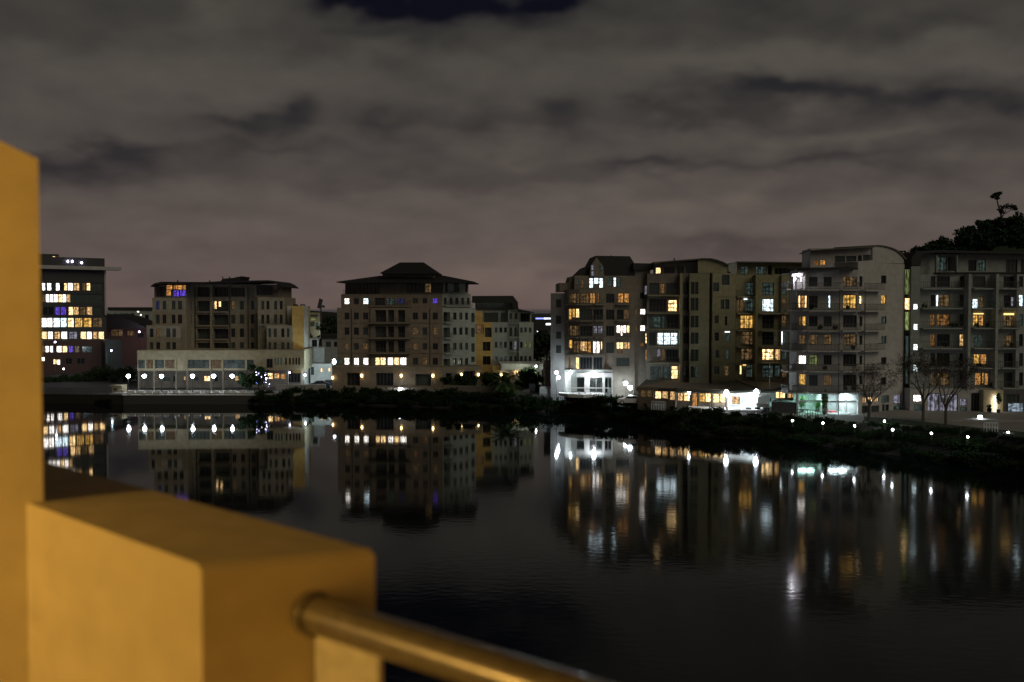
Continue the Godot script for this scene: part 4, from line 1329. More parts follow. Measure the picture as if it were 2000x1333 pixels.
	# gable facing the river with its ridge running along the front
	var gq := fslab(b, "gable_wall", mats.taupe, ft, [[1152, 541], [1153, 521], [1165, 503], [1178, 521], [1180, 541]], 0.2, 4)
	var fgab := facade(xz(1060, 177.95), xz(1200, 178.55))
	for w in [[1154.5, 530, 1160, 539, "l"], [1154.8, 518, 1159.5, 528.5, "l"], [1172, 517, 1177, 529, "k"]]:
		var a := on(fgab, w[0], w[3])
		var c := on(fgab, w[2], w[1])
		window(b, fgab, {"u0": a.x, "u1": c.x, "y0": a.y, "y1": c.y, "depth": 0.0}, w[4], 1, 1)
	fslab(b, "roof", mats.roof, f, [[1160, 541], [1150.5, 524], [1164, 499.5], [1231, 500.5], [1241, 516], [1242, 541]], -0.4, 9)
	fslab(b, "flat_roof", mats.roof, f, [[1236, 527.5], [1236, 514.5], [1268, 515], [1275, 519], [1275, 527.5]], 0.6, 12)
	fpart(b, "chimney", mats.roof, f, 1197, 497.5, 1200.5, 502, -4, -3.3)
	# pergola frames on the terraces
	for g in [[1085, 557, 1104, 573], [1114.5, 543, 1122, 556]]:
		var m := Mesher.new()
		fbox(m, f, g[0], g[1], g[0] + 1.1, g[3], 0.0, 0.12)
		fbox(m, f, g[0], g[1] - 0.9, g[2], g[1], 0.0, 0.14)
		part(m, "pergola", mats.frame, b)
	# white framed ground floor on a terrace
	o2 = [["d", 1127, 738, 1141, 766, 2, 1, 0.6], ["k", 1152, 738, 1164, 766, 3, 1, 0.6], ["k", 1165, 738, 1176.5, 766, 3, 1, 0.6], ["d", 1182, 739, 1187, 768, 1, 1, 0.6], ["d", 1189, 739, 1194, 759, 1, 1, 0.4]]
	fs = mass(b, "lobby_wall", [[1103.4, 176.5], [1197, 176]], 9, 1.8, hy(722.6, 176.5), {0: o2}, mats.coolgrey)
	f = fs[0]
	for c in [[1106, 1115.5], [1141.5, 1151.5], [1177, 1181.5], [1194.5, 1197]]: fpart(b, "column", mats.white, f, c[0], 728, c[1], 770, 0.003, 0.4)
	fpart(b, "beam", mats.white, f, 1126, 729, 1194.4, 736.5, 0.003, 0.36)
	fpart(b, "rail_bar", mats.white, f, 1115.6, 757.3, 1194, 758.3, 0.45, 0.52)
	var m := Mesher.new()
	var pts := PackedVector3Array()
	for q in [[1092, 175], [1110, 172.6], [1140, 171.4], [1165, 171.8], [1180, 173], [1181, 176], [1092, 177]]:
		var w := xz(q[0], q[1])
		pts.append(Vector3(w.x, hy(770, 173), w.y))
	m.slab(pts, Vector3(0, -0.55, 0))
	part(m, "terrace", mats.white, b)
	wall_light("round white lamp on the white column of the lobby", f, 1115, 727, 2, "bulb_cool", Color(0.95, 0.95, 1.0), "", 0.2, 0.7)
	wall_light("brightest cool white lamp over the lobby glazing", f, 1160, 730, 8, "bulb_cool", Color(0.95, 0.97, 1.0), "", 0.36, 1.6)

# ---------------------------------------------------------------- olive block with a restaurant at its foot
func make_olive_block() -> void:
	var base := at(1350, 790, 177)
	var b := thing("apartment_building", "olive apartment block with an arched attic above a lamplit restaurant", "apartment block", Vector3(base.x, 2.7, base.z))
	var rows := [[551, 575], [582, 607], [617, 640], [650, 672], [683, 706], [716, 738]]
	var y_t := hy(534, 177)
	# recessed balcony bay
	var ops := [["d", 1268, 553, 1288, 575, 3], ["o", 1290.5, 554, 1299, 574, 1], ["d", 1301, 553, 1324, 575, 4], ["d", 1268, 585, 1302, 609, 5], ["w", 1305, 586, 1323, 609, 3, 2], ["k", 1268, 618, 1300, 641, 4], ["d", 1302, 618, 1325, 641, 3], ["d", 1268, 650, 1281, 674, 2], ["c", 1284, 650, 1296, 674, 2, 2], ["c", 1297, 650, 1310, 674, 2, 2], ["c", 1311, 650, 1323.5, 674, 2, 3],
		["l", 1284, 682, 1290, 697, 1], ["m", 1292, 682, 1299, 705, 1], ["d", 1301, 683, 1325, 706, 4], ["k", 1270, 716, 1292, 741, 4], ["k", 1294, 716, 1308, 741, 2], ["w", 1311.6, 715, 1324, 741, 2, 2]]
	mats["o1"].emission_energy_multiplier = 0.25
	var fs := mass(b, "balcony_bay_wall", [[1264, 178.5], [1328, 178]], 12, 2.0, y_t, {0: ops}, mats.taupe)
	for py in [577.0, 611.0, 643.0, 676.0, 708.0, 743.0]: balcony(b, fs[0], 1266, 1327.5, py, 1.3, 1.0, mats.olive)
	mass(b, "fin_wall", [[1328.3, 176.6], [1333, 176.6]], 12, 2.0, y_t, {}, mats.olive)
	fs = mass(b, "narrow_bay_wall", [[1333.2, 178], [1347, 178]], 12, 2.0, y_t, {0: grid([[1335, 1345]], rows, "d", {}, 2)}, mats.taupe)
	var f: Dictionary
	# window bay and plain wall
	fs = mass(b, "wall", [[1347.2, 176.6], [1385, 175.6]], 14, 2.0, hy(534, 176), {0: grid([[1349, 1357], [1357.6, 1364.5]], rows, "h", {"5,1": "k"}, 2, 4)}, mats.olive)
	mass(b, "slot_wall", [[1385.2, 178], [1391.6, 178]], 12, 2.0, y_t, {}, mats.olive)
	ops = [["h", 1393, 552, 1404.6, 569.5, 2, 4], ["h", 1410, 537, 1425, 557, 3, 1], ["h", 1408, 585, 1415, 604, 1], ["h", 1416.5, 585, 1425, 604, 2, 3], ["d", 1396, 617, 1404, 632, 1, 3], ["d", 1416, 618, 1421, 636, 1, 3], ["d", 1396, 650, 1404.5, 666, 1, 3], ["k", 1416.5, 650, 1425, 667, 2], ["d", 1398, 684, 1405, 699, 1], ["k", 1418.5, 683, 1424.5, 702, 1], ["d", 1395, 716, 1405, 731, 2, 2], ["m", 1416, 715, 1424.5, 735, 1, 3]]
	fs = mass(b, "wall", [[1391.8, 175.5], [1437, 175.8]], 14, 2.0, hy(534, 176), {0: ops}, mats.olive)
	f = fs[0]
	fpart(b, "strip_light", mats.strip_cool, f, 1416, 648.2, 1425.5, 649.4, 0.02, 0.12)
	# slab edges
	for py in [579.0, 611.5, 644.5, 677.0, 709.5, 744.0]:
		fpart(b, "string_course", mats.olive, f, 1392.4, py - 0.8, 1436.6, py + 0.8, 0.003, 0.1)
	# attic with an arched end
	mass(b, "attic_wall", [[1277, 179], [1363, 178]], 10, y_t + 0.005, hy(512, 178), {0: [["w", 1281, 523, 1290.5, 538, 2, 2], ["d", 1297, 522, 1318, 537, 3], ["d", 1322, 520, 1336, 537, 2], ["d", 1340, 519, 1360, 537, 3]]}, mats.taupe)
	var fa := facade(xz(1270, 177), xz(1440, 176.5))
	fslab(b, "arched_attic", mats.olive, fa, [[1363, 533.5], [1363, 508.5], [1372, 507], [1385, 507.2], [1398, 510], [1410, 514.5], [1420, 520], [1420.5, 533.5]], 0.3, 12)
	fslab(b, "roof", mats.tin, fa, [[1275, 514.5], [1275, 512.5], [1355, 506.2], [1372, 504.6], [1386, 504.8], [1399, 507.5], [1412, 512], [1422, 517.5], [1422, 520], [1411, 514.2], [1398, 509.6], [1385, 506.8], [1372, 506.6], [1355, 508.8]], 0.9, 14)
	fpart(b, "roof_vent", mats.roof, fa, 1321.5, 502.5, 1323.5, 510, -4, -3.6)
	# the restaurant
	base = at(1350, 795, 159)
	b = thing("restaurant", "single-storey restaurant with a hipped metal roof and amber lit windows", "restaurant", Vector3(base.x, 2.8, base.z))
	ops = [["m", 1250, 763, 1261, 776, 2], ["m", 1262, 763, 1273, 776, 2], ["w", 1279, 765, 1291, 779, 2], ["e", 1292, 765, 1304.5, 779, 2], ["e", 1308, 765, 1318, 782, 1], ["e", 1324, 768, 1335, 784, 2], ["w", 1336, 768, 1347, 784, 2], ["o", 1352, 768, 1361.5, 797, 1], ["y", 1366, 769, 1377, 786, 1], ["w", 1378, 769, 1389, 786, 1], ["w", 1393, 770, 1404.5, 787, 1], ["w", 1405.5, 770, 1417, 787, 1]]
	fs = mass(b, "wall", [[1247, 164], [1319, 160.5], [1419, 157.5]], 12, 2.0, hy(759, 160), {0: ops.slice(0, 5), 1: ops.slice(5)}, mats.brown)
	f = fs[1]
	ops = [["e", 1430, 775, 1446, 790, 2], ["c", 1451, 774, 1466, 790, 2]]
	fs = mass(b, "white_wall", [[1419.3, 158.4], [1484, 157.5]], 10, 2.0, hy(763, 158), {0: ops}, mats.white)
	var fw: Dictionary = fs[0]
	ops = [["w", 1512.5, 766, 1523, 778, 2], ["w", 1524, 766, 1534, 778, 2], ["e", 1538.5, 767, 1546, 778, 1], ["e", 1547, 767, 1555, 777, 1]]
	mass(b, "rear_wall", [[1484.3, 165], [1558, 164]], 8, 2.0, hy(758, 164), {0: ops}, mats.taupe)
	# lean-to roof in two hips
	var m := Mesher.new()
	var ea := [[1243, 165.5, 758.5], [1319, 159.5, 760.5], [1420, 156.2, 765], [1486, 156.0, 762], [1560, 163.0, 754]]
	var ri := [[1262, 176, 741.5], [1346, 175.8, 750], [1392, 175.2, 749.5], [1437, 175.4, 745], [1560, 176, 746]]
	var ep := []
	var rp := []
	for k in 5:
		ep.append(at(ea[k][0], ea[k][2], ea[k][1])); rp.append(at(ri[k][0], ri[k][2], ri[k][1]))
	for k in 4:
		m.quad(ep[k], ep[k + 1], rp[k + 1], rp[k])
		var dn := Vector3(0, -0.35, 0)
		m.quad(ep[k] + dn, ep[k + 1] + dn, ep[k + 1], ep[k])
		m.quad(ep[k + 1] + dn, ep[k] + dn, rp[k] + dn, rp[k + 1] + dn)
	part(m, "roof", mats.tin, b)
	m = Mesher.new()
	m.tube(rp[1], ep[1], 0.16, 0.16, 6); m.tube(rp[3] + Vector3(0, 0.1, 0), ep[3], 0.16, 0.16, 6)
	part(m, "ridge_cap", mats.roof, b)
	# deck, posts and planters
	m = Mesher.new()
	var dk := PackedVector3Array()
	for q in [[1345, 155], [1420, 153.5], [1490, 152.5], [1492, 158], [1345, 160]]:
		var w := xz(q[0], q[1])
		dk.append(Vector3(w.x, 3.0, w.y))
	m.slab(dk, Vector3(0, -0.7, 0))
	part(m, "deck", mats.white, b)
	for px in [1276.0, 1306.0, 1321.0, 1349.5, 1364.0, 1391.0, 1418.5]:
		fpart(b, "post", mats.white if px == 1321.0 else mats.frame, f, px - 0.9, 764, px + 0.9, 800, 0.2, 0.4)
	for px in [1455.0, 1472.0]: fpart(b, "planter", mats.darkgrey, fw, px, 793, px + 11, 798.5, 2.6, 3.2)
	wall_light("white lamp between the amber restaurant windows", f, 1347.5, 766.5, 4, "bulb_cool", Color(0.95, 0.97, 1.0), "", 0.2, 0.5)
	wall_light("bright white lamp at the corner of the restaurant's white wall", f, 1422, 767, 8, "bulb_cool", Color(0.95, 0.97, 1.0), "", 0.36, 1.4)
	wall_light("bright bluish-white lamp at the far end of the restaurant's white wall", fw, 1476, 766, 13, "bulb_cool", Color(0.90, 0.97, 1.0), "", 0.38, 1.6)

# ---------------------------------------------------------------- block with a grid of cream balconies
func make_grid_block() -> void:
	var base := at(1490, 770, 180)
	var b := thing("apartment_building", "apartment block with stacked cream balconies behind a white flagpole", "apartment block", Vector3(base.x, 2.8, base.z))
	var rows := [[552, 577], [583, 609], [616, 642], [648, 674], [681, 704], [713, 738]]
	var ops := []
	var ka := [["k", 1456, 1472], ["k", 1456, 1472], ["y", 1446, 1472], ["m", 1448, 1472], ["m", 1448, 1472], ["k", 1458, 1472]]
	for j in 6: ops.append([ka[j][0], ka[j][1], rows[j][0], ka[j][2], rows[j][1], 3, 2, 0.3])
	ops += [["m", 1446, 585, 1453, 608, 1], ["w", 1445.5, 714, 1449, 732, 1], ["m", 1441, 585, 1444.5, 608, 1]]
	var y_t := hy(538, 180)
	var fs := mass(b, "wall", [[1437.4, 181], [1476, 181]], 12, 2.0, y_t, {0: ops}, mats.olive)
	for py in [579.0, 612.0, 645.0, 677.0, 710.0]: balcony(b, fs[0], 1438.5, 1475.5, py, 1.0, 1.0, mats.cream)
	fpart(b, "ceiling_lamp", mats.strip_cool, fs[0], 1453, 584, 1459.5, 585.4, 0.02, 0.2)
	fpart(b, "ceiling_lamp", mats.strip_warm, fs[0], 1451, 712.3, 1457, 713.8, 0.02, 0.2)
	mass(b, "fin_wall", [[1476.3, 178.8], [1480, 178.8]], 12, 2.0, y_t, {}, mats.olive)
	ops = []
	var kb := ["k", "c", "d", "d", "w", "k"]
	for j in 6: ops.append([kb[j], 1489, rows[j][0] + 1, 1512, rows[j][1], 3, 3, 0.3])
	ops += [["e", 1514, 682, 1524, 704, 1], ["k", 1514, 714, 1524, 737, 1]]
	fs = mass(b, "wall", [[1480.3, 180.4], [1526, 180.2]], 12, 2.0, y_t, {0: ops}, mats.olive)
	for py in [612.0, 645.0, 676.5, 708.0, 741.0]: balcony(b, fs[0], 1484, 1525.5, py, 1.3, 0.8, mats.cream)
	ops = grid([[1528, 1537]], rows, "k", {"1,0": "m", "2,0": "m", "5,0": "m"}, 2)
	fs = mass(b, "wall", [[1526.3, 179.6], [1560, 179.6]], 12, 2.0, y_t, {0: ops + grid([[1543, 1553]], rows, "d")}, mats.olive)
	for py in [612.0, 645.0, 678.0, 709.0, 742.0]: balcony(b, fs[0], 1528, 1556, py, 1.0, 0.8, mats.cream)
	fpart(b, "wall_strip_lamp", mats.strip_cool, fs[0], 1526.9, 648, 1528.3, 673, 0.05, 0.2)
	mass(b, "attic_wall", [[1438, 182.5], [1590, 182]], 9, y_t + 0.005, hy(514, 182), {0: [["k", 1447, 521, 1462, 536, 2], ["k", 1476, 521, 1497, 536, 4], ["d", 1500, 519, 1508, 537, 1], ["d", 1513, 524, 1545, 536, 4]]}, mats.olive)
	var f := facade(xz(1420, 181), xz(1600, 181))
	fslab(b, "roof", mats.tin, f, [[1434, 514], [1440, 511], [1600, 513], [1600, 515], [1440, 513.4]], 0.8, 12)
	fslab(b, "end_attic", mats.coolgrey, f, [[1421.5, 530], [1421.5, 518], [1430, 513.5], [1438, 512.5], [1438, 537], [1430, 536]], 0.6, 8)

# ---------------------------------------------------------------- grey block with an arched end wall and wrap-round balconies
func make_arch_block() -> void:
	var base := at(1650, 818, 147)
	var b := thing("apartment_building", "grey apartment block with an arched end wall and dark wrap-round balconies", "apartment block", Vector3(base.x, 2.9, base.z))
	var pl := [[1543, 152.5], [1557, 149.6], [1578, 148.4], [1640, 147.4], [1675, 147.4]]
	var y_g := hy(768, 147)
	var y_t := hy(527, 147)
	var ops := {}
	var rows := [[541, 560], [578, 602], [618, 638], [654, 674], [694, 713], [733, 754]]
	ops[1] = [["w", 1558.5, 577, 1563, 602, 1], ["o", 1564, 577, 1570, 602, 1], ["w", 1571, 577, 1575.5, 602, 1], ["m", 1559, 618, 1565, 637, 1], ["y", 1566, 618, 1574, 637, 1], ["m", 1560, 655, 1573, 673, 2], ["n", 1559, 695, 1574, 711, 2], ["y", 1560, 731, 1573, 752, 2]]
	ops[2] = grid([[1580.5, 1597.5], [1609, 1625]], rows, "d", {"4,0": "g", "3,0": "m", "3,1": "m", "5,1": "m"}, 3)
	ops[2].append(["c", 1618.5, 577, 1622, 602, 1])
	ops[2] = ops[2].filter(func(o): return not (o[0] == "d" and o[1] == 1609 and o[2] == 578))
	ops[3] = grid([[1647, 1674]], [[541, 560], [576, 603], [616, 640], [653, 676], [692, 716], [732, 755]], "d", {"1,0": "y", "0,0": "m", "3,0": "m"}, 4)
	var fs := mass(b, "front_wall", pl, 9, y_g, y_t, ops, mats.grey)
	# end wall
	var ew := [[1675.2, 147.5], [1766, 155]]
	var eops := grid([[1721.5, 1732]], [[538.5, 553.5], [577, 593.5], [618, 633], [656.5, 671.5], [698, 713], [737, 752]], "d", {"1,0": "y", "2,0": "k", "3,0": "k"}, 2)
	eops += grid([[1679, 1685]], [[540, 560], [578, 594], [618, 638], [656, 674], [695, 712], [734, 752]], "d", {"1,0": "w"}, 1)
	var fe: Array = mass(b, "end_wall", ew, 8, y_g, hy(512, 148), {0: eops}, mats.grey)
	var f: Dictionary = fe[0]
	var m := Mesher.new()
	fslab(b, "arched_gable", mats.grey, f, [[1675.4, 512.5], [1675.6, 511.5], [1705, 508.5], [1705, 480.5], [1714, 480.3], [1724, 481.8], [1735, 484], [1744, 487.5], [1752, 492], [1759, 498], [1765.8, 506.5], [1765.8, 515]], -0.01, 6)
	fslab(b, "arch_roof", mats.tin, f, [[1704.5, 480.6], [1704.5, 479.2], [1714, 478.6], [1725, 480], [1736, 482.4], [1745.5, 485.8], [1754, 490.6], [1761, 496.6], [1768.5, 506], [1767, 507.4], [1759, 498.2], [1752, 492.2], [1744, 487.7], [1735, 484.2], [1724, 482], [1714, 480.5]], 0.25, 7)
	# attic behind the terrace
	mass(b, "attic_wall", [[1582, 151], [1704.6, 150]], 7, y_t + 0.005, hy(484.5, 150), {0: [["o", 1591, 510, 1601, 518.5, 2], ["o", 1602, 508.5, 1613, 517.5, 2], ["d", 1631, 500, 1651, 516.5, 3], ["d", 1653, 500, 1673, 516, 3], ["d", 1676, 499, 1684, 514, 1], ["d", 1686, 498, 1702, 511, 2]]}, mats.grey)
	var fa := facade(xz(1575, 150.6), xz(1706, 149.6))
	fslab(b, "attic_roof", mats.tin, fa, [[1581, 491], [1581, 489.3], [1705, 480], [1705, 484.2]], 0.8, 9)
	# dark eave over the top floor
	var pts := []
	var lo := []
	for q in [[1543, 151.2], [1557, 147.6], [1578, 146.2], [1640, 145.4], [1676, 145.6]]: pts.append(xz(q[0], q[1]))
	m = Mesher.new()
	for k in 4:
		var y := hy(528.5, 147) + 0.02 * k
		var a := Vector3(pts[k].x, y, pts[k].y)
		var c := Vector3(pts[k + 1].x, y, pts[k + 1].y)
		var up := Vector3(0, 0.22, 0)
		var bk := Vector3(0, 0.5, -3.4)
		m.quad(a, c, c + up, a + up); m.quad(a + up, c + up, c + bk, a + bk); m.quad(c, a, a + Vector3(0, 0.1, -3.4), c + Vector3(0, 0.1, -3.4))
	part(m, "eave_roof", mats.roof, b)
	# balconies along the curve
	for py in [566.0, 606.5, 645.5, 684.5, 724.0, 765.0]:
		balcony(b, fs[0], 1543.5, 1557, py - 1, 1.5, 1.0, mats.grey, 0.2)
		balcony(b, fs[1], 1557.2, 1578, py - 0.5, 1.5, 1.0, mats.grey, 0.2)
		balcony(b, fs[2], 1578.2, 1640, py, 1.5, 1.0, mats.grey, 0.2)
		balcony(b, fs[3], 1640.2, 1675, py, 1.5, 1.0, mats.grey, 0.2)
		balcony(b, f, 1675.4, 1716, py + 0.5, 1.2, 1.0, mats.grey, 0.3)
	for q in [[1541.5, 151.2], [1690, 146.2], [1640, 145.7]]:
		var w := xz(q[0], q[1])
		m = Mesher.new()
		m.tube(Vector3(w.x, 2.9, w.y), Vector3(w.x, hy(566 if q[0] > 1600 else 530, 147), w.y), 0.055, 0.055, 6)
		part(m, "balcony_post", mats.frame, b)
	# lit white pergola of the top corner flat
	var fp: Dictionary = fs[1]
	for px in [1555.2, 1569.0]: fpart(b, "pergola_post", mats.white, fp, px, 541, px + 2.4, 566, 0.6, 0.9)
	fpart(b, "pergola_beam", mats.white, fp, 1553, 534, 1575.5, 541, 0.55, 1.0)
	fpart(b, "pergola_fascia", mats.white, fs[0], 1542, 534, 1554.5, 536.5, 0.9, 1.2)
	wall_light("bright white lamp under the top corner flat's pergola", fp, 1563, 545, 3.5, "bulb_small", Color(1.0, 0.95, 1.0), "", 0.12, 1.6)
	# glazed ground floor: rooms with ceilings, back wall and lamps
	var gb := facade(xz(1556, 153.5), xz(1680, 152.5))
	fpart(b, "lobby_back_wall", mats.coolgrey, gb, 1550, 764, 1681, 824, -0.3, 0.0)
	var gf := facade(xz(1556, 148.2), xz(1680, 147.8))
	for c in [[1556, 1559.5], [1605.5, 1617], [1676, 1682]]: fpart(b, "column", mats.white, gf, c[0], 768.5, c[1], 822, -0.6, 0.05)
	fpart(b, "party_wall", mats.white, gf, 1610, 768.6, 1611.5, 822, -5.0, -0.61)
	for w in [[1560, 770, 1577.5, 783], [1578.5, 770, 1592.5, 783], [1593.5, 770, 1605, 783], [1560, 785, 1577, 816], [1593.5, 785, 1605, 816], [1578.5, 786, 1585, 815], [1586, 786, 1592.5, 815], [1618, 771, 1635, 784], [1636, 771, 1652.5, 784], [1653.5, 771, 1675, 784], [1618, 786, 1624, 817], [1625, 786, 1636, 817], [1637, 786, 1652.5, 817], [1653.5, 787, 1675, 818]]:
		var a := on(gf, w[0], w[3])
		var c := on(gf, w[2], w[1])
		var o := placed(unit_pane(), "shop_window", mats.pane, b, Transform3D(Basis(Vector3(gf.t.x, 0, gf.t.y) * (c.x - a.x), Vector3.UP * (c.y - a.y), Vector3(gf.n.x, 0, gf.n.y)), p3(gf, a.x, a.y, -0.25) - world_of(b)))
		placed(unit_frame(1, 1), "frame", mats.whiteframe, o, Transform3D(Basis(), Vector3(0, 0, 0.01)))
	fpart(b, "transom", mats.white, gf, 1559.6, 783.1, 1605.4, 784.8, -0.3, -0.1)
	fpart(b, "transom", mats.white, gf, 1617.1, 784.2, 1675.9, 785.8, -0.3, -0.1)
	for l in [[1583.0, 36.0, Color(0.72, 1.0, 0.93)], [1646.0, 46.0, Color(0.85, 0.97, 1.0)]]:
		var q := on(gf, l[0], 772)
		var al := AreaLight3D.new()
		al.name = "ceiling_panel_light"
		al.area_size = Vector2(2.6, 1.2)
		al.light_color = l[2]; al.light_energy = l[1]
		al.shadow_enabled = true
		b.add_child(al, true)
		al.position = p3(gf, q.x, y_g - 0.25, -2.4) - world_of(b)
		al.rotation.x = -PI / 2
		fpart(b, "ceiling_light_panel", mats.strip_cool, gf, l[0] - 14, 769.2, l[0] + 14, 769.8, -3.0, -1.8)
	fpart(b, "sofa", mats.red, gf, 1628, 806.5, 1642, 811.5, -3.0, -2.0)
	fpart(b, "reception_desk", mats.white, gf, 1622, 788, 1627, 814, -3.6, -3.2)
	# dark bar beside the lobby with a string of amber lamps, and the end wall's ground floor
	mass(b, "bar_wall", [[1682.5, 148.6], [1720, 151]], 4, 2.0, y_g - 0.005, {0: [["e", 1684, 776, 1694, 788, 3], ["w", 1695, 776, 1706, 787, 4], ["e", 1707, 776, 1719, 786, 3], ["d", 1684, 792, 1700, 817, 3], ["d", 1702, 792, 1718, 816, 3]]}, mats.grey)
	mass(b, "side_shop_wall", [[1720.2, 151.2], [1766, 155]], 4, 2.0, y_g - 0.005, {0: [["k", 1722, 772, 1737, 788, 2], ["d", 1723, 790, 1729, 816, 1], ["d", 1730, 790, 1737, 816, 1], ["l", 1745, 771, 1761, 790, 1], ["k", 1745, 792, 1761, 814, 1]]}, mats.grey)
	# potted plants inside and before the lobby
	for q in [[1569.0, 150.5, 1.9], [1598.0, 150.5, 1.3], [1613.0, 147.0, 3.4]]:
		var w := xz(q[0], q[1])
		var p := Vector3(w.x, 2.95, w.y)
		var pt := thing("potted_plant", "bright green potted plant of the glazed lobby", "plant", p, "potted plants of the glazed lobby")
		m = Mesher.new()
		m.tube(p, p + Vector3(0, 0.5, 0), 0.22, 0.3, 10)
		part(m, "pot", mats.darkgrey, pt)
		m = Mesher.new()
		var g := RandomNumberGenerator.new()
		g.seed = int(q[0])
		leaf_mass(m, p + Vector3(0, 0.5 + q[2] * 0.5, 0), Vector3(0.45, q[2] * 0.5, 0.4), 260, 0.16, Color(0.06, 0.16, 0.03), g)
		part(m, "foliage", mats.leaf, pt)

# ---------------------------------------------------------------- long block with recessed balconies
func make_end_block() -> void:
	var base := at(1880, 812, 153)
	var b := thing("apartment_building", "long grey apartment block with deep balconies beside a lit stairwell", "apartment block", Vector3(base.x, 2.9, base.z))
	# stairwell strip
	mass(b, "stairwell_wall", [[1766.5, 158], [1779.5, 158]], 6, 2.0, hy(520, 158), {0: [["g", 1767.6, 524, 1778.4, 578, 1, 1, 0.2], ["w", 1767.6, 582, 1778.4, 606, 2, 1, 0.2], ["g", 1767.6, 608, 1778.4, 647, 1, 1, 0.2], ["k", 1767.6, 652, 1778.4, 755, 1, 1, 0.2]]}, mats.olive)
	mats["g3"].emission_energy_multiplier = 0.2
	mats["g1"].emission_energy_multiplier = 0.2
	var y_g := hy(760, 153)
	var y_t := hy(536, 153)
	var rows := [[540, 561], [576, 599], [614, 637], [653, 677], [690, 716], [728, 754]]
	mass(b, "stair_wall", [[1779.7, 154], [1797, 153.6]], 10, 2.0, hy(520, 153), {0: [["c", 1784.4, 594, 1793, 605, 2, 2], ["c", 1784.4, 633, 1793, 645, 2, 2], ["c", 1784.4, 672.5, 1793, 684.5, 2, 2], ["c", 1784.4, 713, 1793, 726, 2, 2]]}, mats.coolgrey)
	var ops := grid([[1818, 1827.5], [1830, 1856]], rows, "d", {"1,1": "m", "2,0": "o", "2,1": "o", "3,0": "o", "5,0": "m", "5,1": "m"}, 2)
	ops += grid([[1875, 1890]], rows, "d", {"3,0": "e"}, 2)
	var fs := mass(b, "wall", [[1797.2, 154.6], [1897, 153.6]], 12, y_g, y_t, {0: ops}, mats.coolgrey)
	for py in [563.5, 602.0, 640.5, 679.5, 718.0, 757.0]:
		balcony(b, fs[0], 1799, 1832, py, 1.3, 1.0, mats.coolgrey)
		balcony(b, fs[0], 1832.4, 1876, py, 1.3, 1.0, mats.coolgrey)
	fpart(b, "door_lamp", mats.strip_cool, fs[0], 1830, 577, 1832, 598, 0.02, 0.15)
	mass(b, "fin_wall", [[1892, 151.9], [1897.2, 151.9]], 1.6, y_g, y_t, {}, mats.coolgrey)
	ops = [["d", 1900, 540, 1925, 561, 4], ["c", 1900.5, 584, 1911, 603, 2], ["m", 1912, 580, 1922, 603, 2], ["y", 1901, 616, 1911, 637, 2], ["o", 1912, 616, 1922, 637, 2], ["k", 1902, 654, 1910, 677, 2], ["k", 1911, 654, 1920, 677, 2], ["y", 1903, 692, 1915, 712, 2], ["o", 1916, 692, 1928, 712, 2], ["o", 1905, 729, 1917, 753, 2], ["y", 1919.5, 728, 1922.5, 750, 1], ["o", 1924, 729, 1931, 753, 1],
		["d", 1937, 540, 1946.5, 560, 1], ["k", 1937, 577, 1946.5, 598, 1], ["d", 1937, 615, 1946.5, 637, 1], ["d", 1937, 654, 1946.5, 676, 1], ["y", 1937, 692, 1948, 713, 2], ["k", 1937, 730, 1946.5, 752, 1]]
	fs = mass(b, "wall", [[1897.4, 153.8], [1950, 153.4]], 12, y_g, y_t, {0: ops}, mats.coolgrey)
	for py in [563.5, 602.0, 640.5, 679.5, 718.0, 757.0]: balcony(b, fs[0], 1898, 1949, py, 1.3, 1.0, mats.coolgrey)
	fpart(b, "ceiling_lamp", mats.strip_warm, fs[0], 1902, 612.4, 1921, 614, 0.02, 0.16)
	mass(b, "fin_wall", [[1946, 151.9], [1951, 151.9]], 1.6, y_g, y_t, {}, mats.coolgrey)
	ops = [["d", 1960.5, 540, 1983.5, 561, 4], ["d", 1961, 577, 1974, 599, 2], ["l", 1975, 580, 1983, 599, 1], ["m", 1961, 617, 1983.5, 638, 4], ["m", 1961, 655, 1983, 677, 4], ["d", 1961, 690, 1983, 717, 3], ["d", 1961, 728, 1983, 756, 3]]
	fs = mass(b, "wall", [[1951.2, 153.6], [1986, 153.4]], 12, y_g, y_t, {0: ops}, mats.coolgrey)
	for py in [563.5, 602.0, 640.5, 679.5, 718.0, 757.0]: balcony(b, fs[0], 1952, 1985.6, py, 1.2, 1.0, mats.coolgrey)
	fpart(b, "ceiling_lamp", mats.strip_warm, fs[0], 1961, 612.5, 1983.5, 615.5, 0.02, 0.16)
	ops = grid([[1991, 1999], [2003, 2012], [2030, 2050]], rows, "d", {"1,0": "c", "2,0": "k"}, 2)
	mass(b, "wall", [[1986.2, 152.4], [2070, 152]], 13, y_g, y_t, {0: ops}, mats.coolgrey)
	# attics
	mass(b, "attic_wall", [[1797.4, 157], [2070, 156]], 9, y_t + 0.005, hy(496, 156), {0: [["k", 1832, 502, 1850, 530, 3], ["d", 1852, 502, 1868, 530, 2], ["d", 1892, 508, 1908, 530, 3], ["k", 1910, 508, 1926, 530, 3], ["d", 1965, 507, 1988, 532, 3], ["d", 1994, 507, 2010, 532, 3]]}, mats.coolgrey)
	var f := facade(xz(1770, 155.5), xz(2080, 154.5))
	fslab(b, "roof", mats.roof, f, [[1779, 519], [1779, 505], [1790, 491], [1830, 489], [2080, 494], [2080, 498], [1830, 494], [1800, 497], [1797, 519]], 0.4, 13)
	fpart(b, "attic_block", mats.coolgrey, f, 1829, 499, 1831.5, 536, -0.6, 0.1)
	fpart(b, "attic_block", mats.coolgrey, f, 1868.5, 499, 1870.6, 536, -0.6, 0.1)
	fpart(b, "eave", mats.roof, f, 1828, 532.5, 2070, 535.6, -1.0, 1.8)
